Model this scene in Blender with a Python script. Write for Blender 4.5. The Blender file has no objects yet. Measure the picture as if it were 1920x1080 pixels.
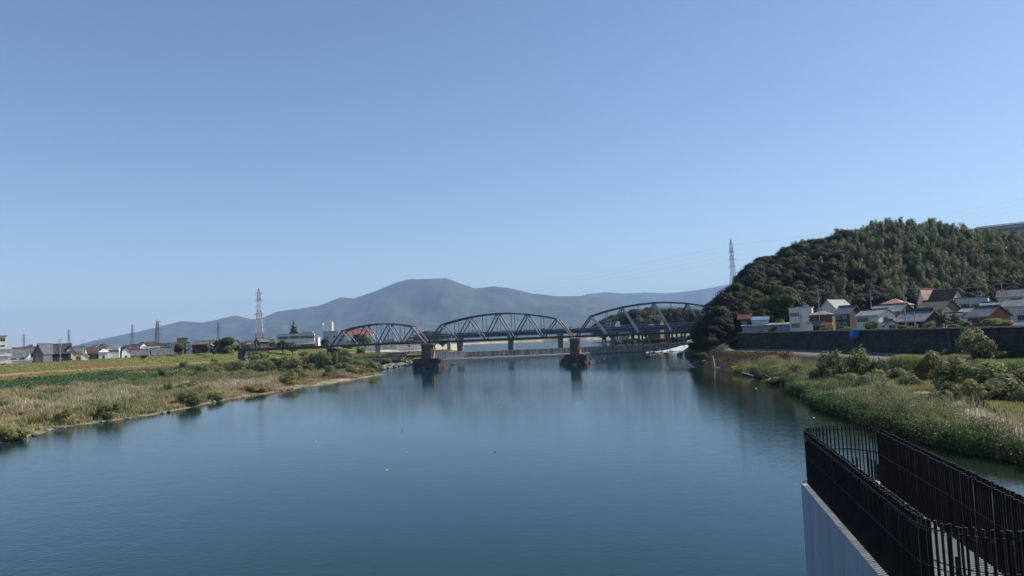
import bpy, math, random
import numpy as np
from mathutils import Vector, Matrix
PI = math.pi
scene = bpy.context.scene
# ------------------------------------------------------------------ camera, sky, sun, exposure
F = 1387.0; CAMH = 11.0
TA = 0.04; ROLL = math.atan(TA); PITCH = math.atan(93*math.cos(ROLL)/F)
ca, sa, cp, sp = math.cos(ROLL), math.sin(ROLL), math.cos(PITCH), math.sin(PITCH)
FW = Vector((0, cp, sp)); U0 = Vector((0, -sp, cp)); X0 = Vector((1, 0, 0))
RT = X0*ca - U0*sa; UP = U0*ca + X0*sa
cam = bpy.data.cameras.new('camera'); camo = bpy.data.objects.new('camera', cam)
scene.collection.objects.link(camo); scene.camera = camo
cam.sensor_width = 36; cam.lens = F/1920*36; cam.clip_start = 0.3; cam.clip_end = 60000
m3 = Matrix((RT, UP, -FW)).transposed()
camo.matrix_world = Matrix.Translation((0, 0, CAMH)) @ m3.to_4x4()

SUN_AZ = math.radians(73)      # clockwise from +Y (the view direction)
SUN_EL = math.radians(41)
world = bpy.data.worlds.new('World'); scene.world = world; world.use_nodes = True
wn = world.node_tree
sky = wn.nodes.new('ShaderNodeTexSky'); sky.sky_type = 'NISHITA'; sky.sun_disc = False
sky.sun_elevation = SUN_EL; sky.sun_rotation = SUN_AZ
sky.altitude = 0; sky.air_density = 1.0; sky.dust_density = 0.35; sky.ozone_density = 3.8
bg = wn.nodes['Background']; bg.inputs[1].default_value = 0.09
wn.links.new(sky.outputs[0], bg.inputs[0])
sl = bpy.data.lights.new('sun', 'SUN'); sl.energy = 5.0; sl.angle = math.radians(0.5); sl.color = (1.0, 0.93, 0.82)
so = bpy.data.objects.new('sun', sl); scene.collection.objects.link(so)
sd = Vector((math.sin(SUN_AZ)*math.cos(SUN_EL), math.cos(SUN_AZ)*math.cos(SUN_EL), math.sin(SUN_EL)))
so.rotation_euler = sd.to_track_quat('Z', 'Y').to_euler()
scene.view_settings.view_transform = 'Standard'; scene.view_settings.look = 'None'
scene.view_settings.gamma = 1; scene.view_settings.exposure = 0.6
scene.render.engine = 'CYCLES'
scene.render.resolution_x = 1024; scene.render.resolution_y = 576

HAZE = 0.62e-4
# ------------------------------------------------------------------ helpers
rnd = random.Random(7); NR = np.random.default_rng(11)
def ray(px, py): return FW*F + RT*(px-960) - UP*(py-540)
def W(px, py, Y):
    r = ray(px, py); return Vector((0, 0, CAMH)) + r*(Y/r.y)
def WZ(px, py, z):
    r = ray(px, py); return Vector((0, 0, CAMH)) + r*((z-CAMH)/r.z)
def hor(px): return 633 - TA*(px-960)
def PX(px, Y): return W(px, hor(px), Y).x
def ss(a, b, x):
    t = np.clip((x-a)/(b-a), 0, 1); return t*t*(3-2*t)

def tag(o, label=None, cat=None, group=None, kind=None):
    if label: o['label'] = label
    if cat: o['category'] = cat
    if group: o['group'] = group
    if kind: o['kind'] = kind
    return o
def link(o, parent=None):
    scene.collection.objects.link(o)
    if parent: o.parent = parent
    return o
def empty(name, loc=(0, 0, 0), rz=0.0, label=None, cat=None, group=None, scale=1.0):
    o = bpy.data.objects.new(name, None); o.location = loc; o.rotation_euler = (0, 0, rz)
    o.scale = (scale,)*3; o.empty_display_size = 0.5
    link(o); return tag(o, label, cat, group)

class MB:
    def __init__(s): s.v = []; s.f = []
    def add(s, vs, fs):
        n = len(s.v); s.v += [tuple(v) for v in vs]; s.f += [tuple(i+n for i in f) for f in fs]; return s
    def box(s, c, d, rz=0.0, taper=1.0):
        x, y, z = d[0]/2, d[1]/2, d[2]/2; co, si = math.cos(rz), math.sin(rz); vs = []
        for k in (-1, 1):
            t = taper if k == 1 else 1.0
            for a, b in ((-1, -1), (1, -1), (1, 1), (-1, 1)):
                X, Y = a*x*t, b*y*t
                vs.append((c[0]+X*co-Y*si, c[1]+X*si+Y*co, c[2]+k*z))
        return s.add(vs, [(3, 2, 1, 0), (4, 5, 6, 7), (0, 1, 5, 4), (1, 2, 6, 5), (2, 3, 7, 6), (3, 0, 4, 7)])
    def bar(s, p, q, w, h=None, n=4):
        p = Vector(p); q = Vector(q); h = h or w; d = (q-p).normalized()
        up = Vector((0, 0, 1)) if abs(d.z) < 0.95 else Vector((0, 1, 0))
        a = d.cross(up).normalized(); b = a.cross(d).normalized(); vs = []
        for e in (p, q):
            for k in range(n):
                t = 2*PI*k/n + PI/n; r = math.sqrt(2) if n == 4 else 1
                vs.append(e + a*(math.cos(t)*w/2*r) + b*(math.sin(t)*h/2*r))
        fs = [tuple(range(n-1, -1, -1)), tuple(range(n, 2*n))]
        fs += [(k, (k+1) % n, n+(k+1) % n, n+k) for k in range(n)]
        return s.add(vs, fs)
    def path(s, pts, w, h=None, n=4):
        for i in range(len(pts)-1): s.bar(pts[i], pts[i+1], w, h, n)
        return s
    def taper(s, p, q, r0, r1, n=7):
        p = Vector(p); q = Vector(q); d = (q-p).normalized()
        up = Vector((0, 0, 1)) if abs(d.z) < 0.95 else Vector((0, 1, 0))
        a = d.cross(up).normalized(); b = a.cross(d).normalized(); vs = []
        for e, r in ((p, r0), (q, r1)):
            for k in range(n):
                t = 2*PI*k/n; vs.append(e + a*(math.cos(t)*r) + b*(math.sin(t)*r))
        return s.add(vs, [tuple(range(n-1, -1, -1)), tuple(range(n, 2*n))] + [(k, (k+1) % n, n+(k+1) % n, n+k) for k in range(n)])
    def prism(s, poly, z0, z1, poly2=None):
        n = len(poly); p2 = poly2 or poly
        vs = [(x, y, z0) for x, y in poly] + [(x, y, z1) for x, y in p2]
        return s.add(vs, [tuple(range(n-1, -1, -1)), tuple(range(n, 2*n))] + [(k, (k+1) % n, n+(k+1) % n, n+k) for k in range(n)])
    def build(s, name, mat, parent=None, smooth=False):
        me = bpy.data.meshes.new(name); me.from_pydata(s.v, [], s.f); me.update()
        if smooth: me.polygons.foreach_set('use_smooth', [True]*len(me.polygons))
        me.materials.append(mat); o = bpy.data.objects.new(name, me); return link(o, parent)

def npmesh(name, V, Q, mat, col=None, parent=None, smooth=False):
    """V (n,3), Q (m,k) faces all of one size; col (m,3) per face."""
    me = bpy.data.meshes.new(name); k = Q.shape[1]
    me.vertices.add(len(V)); me.vertices.foreach_set('co', V.astype(np.float32).ravel())
    me.loops.add(Q.size); me.loops.foreach_set('vertex_index', Q.astype(np.int32).ravel())
    me.polygons.add(len(Q)); me.polygons.foreach_set('loop_start', np.arange(0, Q.size, k, dtype=np.int32))
    me.update(calc_edges=True)
    if smooth: me.polygons.foreach_set('use_smooth', np.ones(len(Q), bool))
    if col is not None:
        at = me.attributes.new('Col', 'FLOAT_COLOR', 'FACE' if len(col) == len(Q) else 'POINT')
        c4 = np.ones((len(col), 4), np.float32); c4[:, :3] = col; at.data.foreach_set('color', c4.ravel())
    me.materials.append(mat); o = bpy.data.objects.new(name, me); return link(o, parent)

def copy_tree(o, parent=None):
    c = o.copy(); link(c, parent)
    for ch in KIDS.get(o.name, []): copy_tree(ch, c)
    return c
KIDS = {}
def remember(root):
    def rec(o):
        ks = [c for c in scene.collection.objects if c.parent == o]
        if ks: KIDS[o.name] = ks
        for k in ks: rec(k)
    rec(root)

# smooth value noise (numpy)
def vnoise(x, y, s, seed=0):
    x = np.asarray(x, float)/s; y = np.asarray(y, float)/s
    xi = np.floor(x); yi = np.floor(y); fx = x-xi; fy = y-yi; fx = fx*fx*(3-2*fx); fy = fy*fy*(3-2*fy)
    def h(a, b):
        v = np.sin(a*127.1+b*311.7+seed*74.7)*43758.5453; return v-np.floor(v)
    return (h(xi, yi)*(1-fx)+h(xi+1, yi)*fx)*(1-fy) + (h(xi, yi+1)*(1-fx)+h(xi+1, yi+1)*fx)*fy
def fbm(x, y, s, seed=0, o=4):
    t = 0; a = 1; n = 0
    for i in range(o): t = t+a*vnoise(x, y, s/2**i, seed+i*3); n += a; a *= .5
    return t/n

# ------------------------------------------------------------------ materials
MAT = {}
def mat(name, col, rough=0.8, var=0.15, scale=0.6, bump=0.0, bscale=6.0, metal=0.0, col2=None, spec=0.3, stretch=(1, 1, 1), stain=0.0):
    if name in MAT: return MAT[name]
    m = bpy.data.materials.new(name); m.use_nodes = True; nt = m.node_tree; N = nt.nodes; L = nt.links
    b = N['Principled BSDF']; b.inputs['Roughness'].default_value = rough; b.inputs['Metallic'].default_value = metal
    b.inputs['Specular IOR Level'].default_value = spec
    tc = N.new('ShaderNodeTexCoord'); mp = N.new('ShaderNodeMapping'); mp.inputs['Scale'].default_value = stretch
    L.new(tc.outputs['Object'], mp.inputs[0])
    no = N.new('ShaderNodeTexNoise'); no.inputs['Scale'].default_value = scale; no.inputs['Detail'].default_value = 6; no.inputs['Roughness'].default_value = .65
    L.new(mp.outputs[0], no.inputs['Vector'])
    cr = N.new('ShaderNodeValToRGB'); cr.color_ramp.elements[0].position = .3; cr.color_ramp.elements[1].position = .7
    c2 = col2 or tuple(c*(1+var) for c in col); c1 = tuple(c*(1-var) for c in col)
    cr.color_ramp.elements[0].color = (*c1, 1); cr.color_ramp.elements[1].color = (*[min(c, .95) for c in c2], 1)
    L.new(no.outputs[0], cr.inputs[0]); out = cr.outputs[0]
    if stain:
        n2 = N.new('ShaderNodeTexNoise'); n2.inputs['Scale'].default_value = 1.0; n2.inputs['Detail'].default_value = 4
        m2 = N.new('ShaderNodeMapping'); m2.inputs['Scale'].default_value = (1.2, 1.2, .12); L.new(tc.outputs['Object'], m2.inputs[0]); L.new(m2.outputs[0], n2.inputs['Vector'])
        mr = N.new('ShaderNodeMapRange'); mr.inputs[1].default_value = .45; mr.inputs[2].default_value = .7; mr.inputs[3].default_value = 1; mr.inputs[4].default_value = 1-stain
        L.new(n2.outputs[0], mr.inputs[0])
        mx = N.new('ShaderNodeMix'); mx.data_type = 'RGBA'; mx.blend_type = 'MULTIPLY'; mx.inputs[0].default_value = 1
        L.new(out, mx.inputs[6]); L.new(mr.outputs[0], mx.inputs[7]); out = mx.outputs[2]
    L.new(out, b.inputs['Base Color'])
    if bump:
        nb = N.new('ShaderNodeTexNoise'); nb.inputs['Scale'].default_value = bscale; nb.inputs['Detail'].default_value = 4; L.new(mp.outputs[0], nb.inputs['Vector'])
        bp = N.new('ShaderNodeBump'); bp.inputs['Strength'].default_value = 1; bp.inputs['Distance'].default_value = bump
        L.new(nb.outputs[0], bp.inputs['Height']); L.new(bp.outputs[0], b.inputs['Normal'])
    MAT[name] = m; return m

def mat_attr(name, rough=.9, transl=0.0, rvar=0.25, nscale=0.0, bump=0.0, detail=.3):
    m = bpy.data.materials.new(name); m.use_nodes = True; nt = m.node_tree; N = nt.nodes; L = nt.links
    b = N['Principled BSDF']; b.inputs['Roughness'].default_value = rough; b.inputs['Specular IOR Level'].default_value = .25
    a = N.new('ShaderNodeAttribute'); a.attribute_name = 'Col'; out = a.outputs['Color']
    if rvar:
        oi = N.new('ShaderNodeObjectInfo'); mr = N.new('ShaderNodeMapRange'); mr.inputs[3].default_value = 1-rvar; mr.inputs[4].default_value = 1+rvar
        L.new(oi.outputs['Random'], mr.inputs[0])
        hs = N.new('ShaderNodeHueSaturation'); L.new(out, hs.inputs['Color']); L.new(mr.outputs[0], hs.inputs['Value'])
        mh = N.new('ShaderNodeMath'); mh.operation = 'MULTIPLY_ADD'; mh.inputs[1].default_value = 7.13; mh.inputs[2].default_value = 0; L.new(oi.outputs['Random'], mh.inputs[0])
        fr = N.new('ShaderNodeMath'); fr.operation = 'FRACT'; L.new(mh.outputs[0], fr.inputs[0])
        m2 = N.new('ShaderNodeMapRange'); m2.inputs[3].default_value = .485; m2.inputs[4].default_value = .515; L.new(fr.outputs[0], m2.inputs[0]); L.new(m2.outputs[0], hs.inputs['Hue'])
        out = hs.outputs[0]
    if nscale:
        tc = N.new('ShaderNodeTexCoord'); no = N.new('ShaderNodeTexNoise'); no.inputs['Scale'].default_value = nscale; no.inputs['Detail'].default_value = 8; no.inputs['Roughness'].default_value = .7
        L.new(tc.outputs['Object'], no.inputs['Vector']); mr = N.new('ShaderNodeMapRange'); mr.inputs[1].default_value = .3; mr.inputs[2].default_value = .7; mr.inputs[3].default_value = 1-detail; mr.inputs[4].default_value = 1+detail
        L.new(no.outputs[0], mr.inputs[0]); mx = N.new('ShaderNodeMix'); mx.data_type = 'RGBA'; mx.blend_type = 'MULTIPLY'; mx.inputs[0].default_value = 1
        L.new(out, mx.inputs[6]); L.new(mr.outputs[0], mx.inputs[7]); out = mx.outputs[2]
        if bump:
            bp = N.new('ShaderNodeBump'); bp.inputs['Distance'].default_value = bump; L.new(no.outputs[0], bp.inputs['Height']); L.new(bp.outputs[0], b.inputs['Normal'])
    L.new(out, b.inputs['Base Color'])
    if transl:
        t = N.new('ShaderNodeBsdfTranslucent'); L.new(out, t.inputs[0]); mx = N.new('ShaderNodeMixShader'); mx.inputs[0].default_value = transl
        L.new(b.outputs[0], mx.inputs[1]); L.new(t.outputs[0], mx.inputs[2]); L.new(mx.outputs[0], N['Material Output'].inputs[0])
    return m

def mat_block(name, col, mortar, bw, bh, rough=.9, mort=.03, squash=1.0):
    """masonry / tiles / boards; the pattern runs along the object's own x+y and z"""
    m = bpy.data.materials.new(name); m.use_nodes = True; nt = m.node_tree; N = nt.nodes; L = nt.links
    b = N['Principled BSDF']; b.inputs['Roughness'].default_value = rough; b.inputs['Specular IOR Level'].default_value = .3
    tc = N.new('ShaderNodeTexCoord'); se = N.new('ShaderNodeSeparateXYZ'); L.new(tc.outputs['Object'], se.inputs[0])
    ad = N.new('ShaderNodeMath'); ad.operation = 'ADD'; L.new(se.outputs[0], ad.inputs[0]); L.new(se.outputs[1], ad.inputs[1])
    co = N.new('ShaderNodeCombineXYZ'); L.new(ad.outputs[0], co.inputs[0]); L.new(se.outputs[2], co.inputs[1])
    br = N.new('ShaderNodeTexBrick'); br.inputs['Scale'].default_value = 1; br.inputs['Brick Width'].default_value = bw; br.inputs['Row Height'].default_value = bh
    br.inputs['Mortar Size'].default_value = mort; br.inputs['Color1'].default_value = (*[c*.75 for c in col], 1); br.inputs['Color2'].default_value = (*[min(c*1.25, .9) for c in col], 1); br.inputs['Mortar'].default_value = (*mortar, 1)
    L.new(co.outputs[0], br.inputs['Vector'])
    no = N.new('ShaderNodeTexNoise'); no.inputs['Scale'].default_value = .5; no.inputs['Detail'].default_value = 8; L.new(tc.outputs['Object'], no.inputs['Vector'])
    mr = N.new('ShaderNodeMapRange'); mr.inputs[1].default_value = .3; mr.inputs[2].default_value = .7; mr.inputs[3].default_value = .6; mr.inputs[4].default_value = 1.3; L.new(no.outputs[0], mr.inputs[0])
    mx = N.new('ShaderNodeMix'); mx.data_type = 'RGBA'; mx.blend_type = 'MULTIPLY'; mx.inputs[0].default_value = 1
    L.new(br.outputs['Color'], mx.inputs[6]); L.new(mr.outputs[0], mx.inputs[7]); L.new(mx.outputs[2], b.inputs['Base Color'])
    bp = N.new('ShaderNodeBump'); bp.inputs['Distance'].default_value = .05; bp.invert = True; L.new(br.outputs['Fac'], bp.inputs['Height']); L.new(bp.outputs[0], b.inputs['Normal'])
    MAT[name] = m; return m

M_ground = mat_attr('ground_cover_soil', .95, 0, 0, .45, .5, .35)
M_leaf = mat_attr('leaf', .65, .3, .32)
M_shrub = mat_attr('shrub_leaf', .65, .5, .2)
M_wood = mat_attr('forest_leaf', .8, .15, .5)
M_grass = mat_attr('grass_blade', .7, .3, 0)
M_foot = mat_block('broken_footing_masonry', (.085, .062, .05), (.10, .09, .08), .5, .25, .95, .03)
M_bark = mat('bark', (.09, .07, .05), .95, .3, 3)
M_conc = mat('concrete', (.33, .32, .3), .85, .18, .5, .01, 8, stain=.35)
M_conc_w = mat('weathered_concrete', (.20, .19, .17), .9, .35, .35, .03, 5, stain=.6)
M_steel = mat('painted_grey_steel', (.10, .11, .14), .55, .25, .5, metal=.2, stain=.3)
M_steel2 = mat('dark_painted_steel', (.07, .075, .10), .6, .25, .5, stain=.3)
M_pale = mat('pale_and_sunlit_steel', (.27, .29, .33), .5, .2, .5, stain=.3)
M_rust = mat('faded_red_steel', (.36, .23, .20), .8, .25, .3, stain=.3)
M_rail = mat('blue_grey_girder', (.06, .085, .15), .6, .2, .3, stain=.3)
M_pyl = mat('galvanised_steel', (.22, .23, .24), .5, .15, 1, metal=.4)
M_red = mat('red_paint', (.50, .10, .06), .6, .15, .6)
M_white = mat('white_paint', (.75, .75, .73), .5, .06, .6, stain=.12)
M_glass = mat('window_glass', (.03, .04, .05), .12, .2, .4, spec=.8)
M_frame = mat('aluminium_frame', (.35, .36, .37), .4, .1, 2)
M_dark = mat('dark_timber', (.05, .045, .04), .8, .3, 2)
M_brick = mat_block('pier_brick', (.16, .11, .082), (.2, .18, .16), .5, .2, .95, .02)
M_stone = mat_block('rough_stone', (.042, .038, .036), (.02, .02, .02), 1.3, .7, .95, .05)
M_rock = mat('river_rock', (.21, .20, .18), .9, .45, .8, .06, 3)
M_rockd = mat('dark_wet_rock', (.07, .07, .07), .7, .4, .8, .06, 3)
# ------------------------------------------------------------------ ground, one sheet
SL = [(-92, 20), (-78, 60)] + [tuple(WZ(a, b, 0))[:2] for a, b in ((0, 832), (130, 801), (260, 783), (350, 767), (430, 750), (520, 735), (600, 722), (660, 713), (712, 703))]
SL += [(-45, 258), (-52, 265), (-78, 274), (-76, 284), (-64, 296), (-60, 340), (-55, 372), (-44, 395), (-36, 412), (-37, 470), (-50, 700), (-80, 1150), (0, 1190)]
SR = [(36, 0), (37.5, 40)] + [tuple(WZ(a, b, 0))[:2] for a, b in ((1920, 862), (1760, 838), (1640, 802), (1560, 770), (1500, 737), (1478, 722), (1450, 712), (1400, 701), (1345, 692), (1300, 683), (1285, 672), (1282, 660))]
SR += [(100, 430), (112, 480), (130, 560), (170, 700), (190, 900), (120, 1150), (0, 1190)]
SLy = np.array([p[1] for p in SL]); SLx = np.array([p[0] for p in SL])
SRy = np.array([p[1] for p in SR]); SRx = np.array([p[0] for p in SR])
o_ = np.argsort(SLy); SLy = SLy[o_]; SLx = SLx[o_]; o_ = np.argsort(SRy); SRy = SRy[o_]; SRx = SRx[o_]
def xsl(y): return np.interp(y, SLy, SLx) + (vnoise(np.asarray(y, float), 0*np.asarray(y, float), 7, 5)-.5)*2.2
def xsr(y): return np.interp(y, SRy, SRx) + (vnoise(np.asarray(y, float), 0*np.asarray(y, float), 6, 9)-.5)*2.0
def xcl(y): return np.interp(y, [0, 300, 430, 520, 1200], [-358, -208, -143, -128, -190])
def zcl(y): return np.interp(y, [0, 300, 430, 1200], [7.4, 8.1, 9.6, 9.6])
WALLZ = 9.4; ROADZ = 4.4; WALL_END = 240.0
WEA = WZ(826, 676, 0); WEB = W(1284, 655, 431)
def WX(y): return 78-6.0*ss(185, 240, y)
def GB(y): return 5+(y-61)*.23
def YW(x): return WEA.y + (x-WEA.x)*(WEB.y-WEA.y)/(WEB.x+6-WEA.x)
HP = [(1290, 606), (1306, 600), (1335, 577), (1372, 545), (1402, 516), (1432, 491), (1500, 462), (1560, 452), (1600, 436), (1680, 421), (1740, 424), (1800, 430), (1850, 440), (1920, 444), (2300, 450), (3200, 470)]
def px_of(x, y): return 960 + F*x/np.maximum(y, 1)*1.0 + 0
def HILL(x, y):
    p = px_of(x, y)
    py = np.interp(p, [a for a, b in HP], [b for a, b in HP])
    Dr = np.interp(p, [1290, 1320, 1400, 1450, 1600, 1700, 2000, 3000], [296, 300, 330, 375, 410, 430, 420, 330])
    Db = np.interp(p, [1290, 1320, 1400, 1450, 1600, 1900, 2200, 3000], [262, 262, 275, 290, 292, 288, 250, 160])
    zr = CAMH + (633-TA*(p-960)-py)*Dr/F - np.interp(p, [1290, 1500, 1700], [7, 9, 9])
    zr = np.maximum(zr, 0)
    up = ss(0, 1, (y-Db)/(Dr-Db))*.85 + .15*np.clip((y-Db)/(Dr-Db), 0, 1)
    dn = 1-ss(Dr+40, Dr+330, y)*.9
    edge = ss(1284, 1312, p)
    return (zr-9)*np.where(y < Dr, up, dn)*edge*(y > 200)
def GH(x, y):
    x = np.asarray(x, float); y = np.asarray(y, float)
    a = xsl(y); c = xcl(y); t = (a-x)/(a-c); zc = zcl(y)
    zl = np.interp(t, [-1, -.12, 0, .02, .15, .3, .5, .68, .76], [-3, -2.5, -.05, .6, 1.1, 2.1, 3.6, 5.0, 5.1])
    zl = np.where(t > .76, 5.1+(zc-5.1)*np.clip((t-.76)/.24, 0, 1), zl)
    zl = np.where(t > 1.03, zc+(6.8-zc)*ss(1.03, 1.12, t), zl)
    zl = zl + (fbm(x, y, 9, 3)-.5)*.7*ss(.02, .1, t)*(t < .7)
    b = xsr(y); s = x-b
    bench = np.interp(s, [-20, -8, 0, 1.5, 8, 20, 40], [-3, -2.5, -.05, .7, 1.2, 1.9, 2.2]) + (fbm(x, y, 8, 21)-.5)*.8*ss(1, 4, s)
    road = np.where(x < WX(y)-8, bench+(ROADZ-bench)*ss(WX(y)-12, WX(y)-8.5, x), ROADZ)
    near = np.where(x > WX(y)+.9, WALLZ-.3, road)
    wx = WX(y); tt = np.clip(s/np.maximum(wx-8.5-b, .5), 0, 1)
    rev = np.where(x < wx-8.5, np.where(s < 0, np.interp(s, [-20, -8, 0], [-3, -2.5, -.4]), .4+(ROADZ-.4)*tt), np.where(x > wx+.9, WALLZ-.3, ROADZ))
    k = ss(176, 188, y); zr = near*(1-k)+rev*k
    kn = np.interp(s, [-20, -8, 0, 3, 9, 18, 400], [-3, -2.5, -.3, 2.4, 6.2, 9.2, 9.4])
    k2 = np.where(x < 67, ss(226, 238, y), ss(238, 248, y)); zr = zr*(1-k2)+kn*k2
    zr = zr + HILL(x, y)*(s > 10)
    # upstream of the weir: low banks, a higher pool
    up = (y > YW(x)+3.2)
    zl = np.where(up, np.where(t < .02, np.interp(t, [-1, -.1, 0, .02], [1.5, 1.8, 3.3, 4.2]), np.maximum(zl, 4.2)), zl)
    zru = np.interp(s, [-20, -8, 0, 3, 12, 40], [1.6, 1.8, 3.4, 4.6, 6.5, 8]) + HILL(x, y)*(s > 10)
    zr = np.where(up, zru, zr)
    mid = (a+b)/2; z = np.where(x < mid, zl, zr)
    # gravel bar above the weir
    e = ((x-(106+(y-690)*.28))/40)**2 + ((y-690)/120)**2
    z = np.where(up & (e < 1.6), np.maximum(z, 4.5-1.6*e + (fbm(x, y, 40, 4)-.5)*1.2), z)
    far = ss(1120, 1250, y); z = z*(1-far) + far*5.5
    z = np.where(y > 1190, np.maximum(z, 5.5*far), z)
    return z
def gz(x, y): return float(GH(np.array([x]), np.array([y]))[0])

def axis(segs):
    out = []
    for a, b, st in segs: out += list(np.arange(a, b, st))
    return out
gx = axis([(-240, -30, 2.2), (-30, 30, 10), (30, 82, 1.6), (82, 330, 4)])
r = 330.0
while r < 16000: gx.append(r); r *= 1.12
r = 240.0
while r < 16000: gx.insert(0, -r); r *= 1.12
gx = np.array(sorted(set(gx)))
gy = axis([(-400, 20, 30), (20, 300, 2.2), (300, 480, 3), (480, 1250, 12)])
r = 1250.0
while r < 16500: gy.append(r); r *= 1.12
gy = np.array(gy)
GX, GY = np.meshgrid(gx, gy); GZ = GH(GX, GY)
nx, ny = len(gx), len(gy)
V = np.stack([GX, GY, GZ], -1).reshape(-1, 3)
ii = np.arange(nx*ny).reshape(ny, nx)
Q = np.stack([ii[:-1, :-1], ii[:-1, 1:], ii[1:, 1:], ii[1:, :-1]], -1).reshape(-1, 4)
# cover colours: what grows or lies there
x, y, z = V[:, 0], V[:, 1], V[:, 2]
a_, b_, c_ = xsl(y), xsr(y), xcl(y); t = (a_-x)/(a_-c_); s = x-b_
n1 = fbm(x, y, 14, 31); n2 = fbm(x, y, 5, 41); n3 = fbm(x, y, 30, 51)
def C(*c): return np.array(c, float)
col = np.tile(C(.075, .085, .04), (len(V), 1))
def put(mask, c, w=1.0):
    m = (mask*w)[:, None] if not np.isscalar(w) else (mask*1.0)[:, None]*w
    global col
    col = col*(1-m)+c*m
left = x < (a_+b_)/2
put(left & (t < .04), C(.20, .17, .12)); put(left & (t >= .04) & (t < .32), C(.22, .18, .09))
put(left & (t > .28) & (t < .56), C(.035, .065, .028), ss(.28, .33, t+(n2-.5)*.1))
put(left & (t > .54) & (t < .68), C(.12, .115, .05), ss(.54, .58, t+(n2-.5)*.06))
put(left & (t > .67) & (t < .77), C(.24, .17, .09))
put(left & (t >= .77) & (t < 1.03), C(.17, .11, .05)); put(left & (t >= .77) & (t < 1.03), C(.13, .14, .04), ss(.42, .6, n1+ss(300, 420, y)*.3))
put(left & (t >= 1.03), C(.12, .12, .09))
put((x > -56) & left & (y > 205) & (y < 262) & (t < .1), C(.3, .27, .21))
put(~left & (s < 70) & (x < WX(y)-9), C(.13, .115, .06)); put(~left & (y < 100) & (np.abs(s-GB(y)) < 2.6), C(.36, .33, .28))
put(~left & (x >= WX(y)-12) & (x < WX(y)-8), C(.10, .075, .055)); put(~left & (y > 180) & (y < 242) & (x < WX(y)-8), C(.085, .05, .035))
put(~left & (x >= WX(y)-8.2) & (x < WX(y)+1) & (y < 234), C(.17, .155, .135)); put(~left & (x >= WX(y)-12) & (x < WX(y)+1) & (y < 136+8*n2), C(.10, .095, .05))
put(~left & (x > WX(y)+1), C(.16, .15, .12))
put(~left & (x > 60) & (HILL(x, y) > 1), C(.022, .035, .014)); put(~left & (y > 231) & (y < 416) & (x < 100), C(.03, .035, .02))  # hill ground coloured dark so gaps between trees look shaded
put((y > 500) & (y < 1250) & (z < 5) & (z > 3), C(.42, .37, .28)); put((y > 1250), C(.07, .085, .045))
put(z < .0, C(.05, .05, .035))
col = np.clip(col*(.8+.4*n2[:, None]), 0, 1)
ground = tag(npmesh('ground', V, Q, M_ground, col, smooth=True), 'grassy floodplain, levee, gravel bank and wooded hillside ground', kind='structure')

# ------------------------------------------------------------------ water
def water_mat(name, base, calm):
    m = bpy.data.materials.new(name); m.use_nodes = True; nt = m.node_tree; N = nt.nodes; L = nt.links
    b = N['Principled BSDF']; b.inputs['IOR'].default_value = 1.333; b.inputs['Specular IOR Level'].default_value = .5
    b.inputs['Roughness'].default_value = .06
    tc = N.new('ShaderNodeTexCoord')
    def noise(sc, st, det=3, rough=.5):
        mp = N.new('ShaderNodeMapping'); mp.inputs['Scale'].default_value = st; L.new(tc.outputs['Object'], mp.inputs[0])
        n = N.new('ShaderNodeTexNoise'); n.inputs['Scale'].default_value = sc; n.inputs['Detail'].default_value = det; n.inputs['Roughness'].default_value = rough
        L.new(mp.outputs[0], n.inputs['Vector']); return n.outputs[0]
    def mth(op, a, b_):
        n = N.new('ShaderNodeMath'); n.operation = op
        for i, q in enumerate((a, b_)):
            if isinstance(q, (int, float)): n.inputs[i].default_value = q
            else: L.new(q, n.inputs[i])
        return n.outputs[0]
    w1 = noise(1.6, (1, 1.6, 1), 3); w2 = noise(5.5, (1, 1.5, 1), 2); w3 = noise(.35, (1, 1.4, 1), 2)
    patch = noise(.018, (1, .45, 1), 3)
    mr = N.new('ShaderNodeMapRange'); mr.inputs[1].default_value = .38; mr.inputs[2].default_value = .62; mr.inputs[3].default_value = .3; mr.inputs[4].default_value = 1.0; L.new(patch, mr.inputs[0])
    hgt = mth('ADD', mth('MULTIPLY', w1, .030), mth('ADD', mth('MULTIPLY', w2, .007), mth('MULTIPLY', w3, .035)))
    hgt = mth('MULTIPLY', hgt, mr.outputs[0])
    bp = N.new('ShaderNodeBump'); bp.inputs['Strength'].default_value = 1; bp.inputs['Distance'].default_value = calm
    L.new(hgt, bp.inputs['Height']); L.new(bp.outputs[0], b.inputs['Normal'])
    b.inputs['Specular IOR Level'].default_value = .43
    # brown-green towards the right bank: shoaling bed plus the bank's painted dark reflection
    se = N.new('ShaderNodeSeparateXYZ'); L.new(tc.outputs['Object'], se.inputs[0])
    wob = mth('MULTIPLY', noise(.06, (1, 1, 1), 4), 14.0); xx = mth('ADD', se.outputs[0], wob); xx = mth('SUBTRACT', xx, mth('MULTIPLY', se.outputs[1], .09))
    ms = N.new('ShaderNodeMapRange'); ms.inputs[1].default_value = 22; ms.inputs[2].default_value = 40; L.new(xx, ms.inputs[0])
    mc = N.new('ShaderNodeMix'); mc.data_type = 'RGBA'; L.new(ms.outputs[0], mc.inputs[0]); mc.inputs[6].default_value = (*base, 1); mc.inputs[7].default_value = (.013, .016, .007, 1)
    L.new(mc.outputs[2], b.inputs['Base Color'])
    return m
M_water = water_mat('river_water', (.001, .024, .026), .65)
def sheet(name, poly, z, m, label):
    o = MB().add([(x, y, z) for x, y in poly], [tuple(range(len(poly)))]).build(name, m); return tag(o, label, kind='structure')
sheet('river', [(-120, -395), (60, -395), (105, 60), (112, YW(112)+2.5), (-120, YW(-120)+2.5)], 0, M_water, 'calm blue-green river below the weir')
M_up = water_mat('upper_pool_water', (.02, .045, .05), .6)
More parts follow.
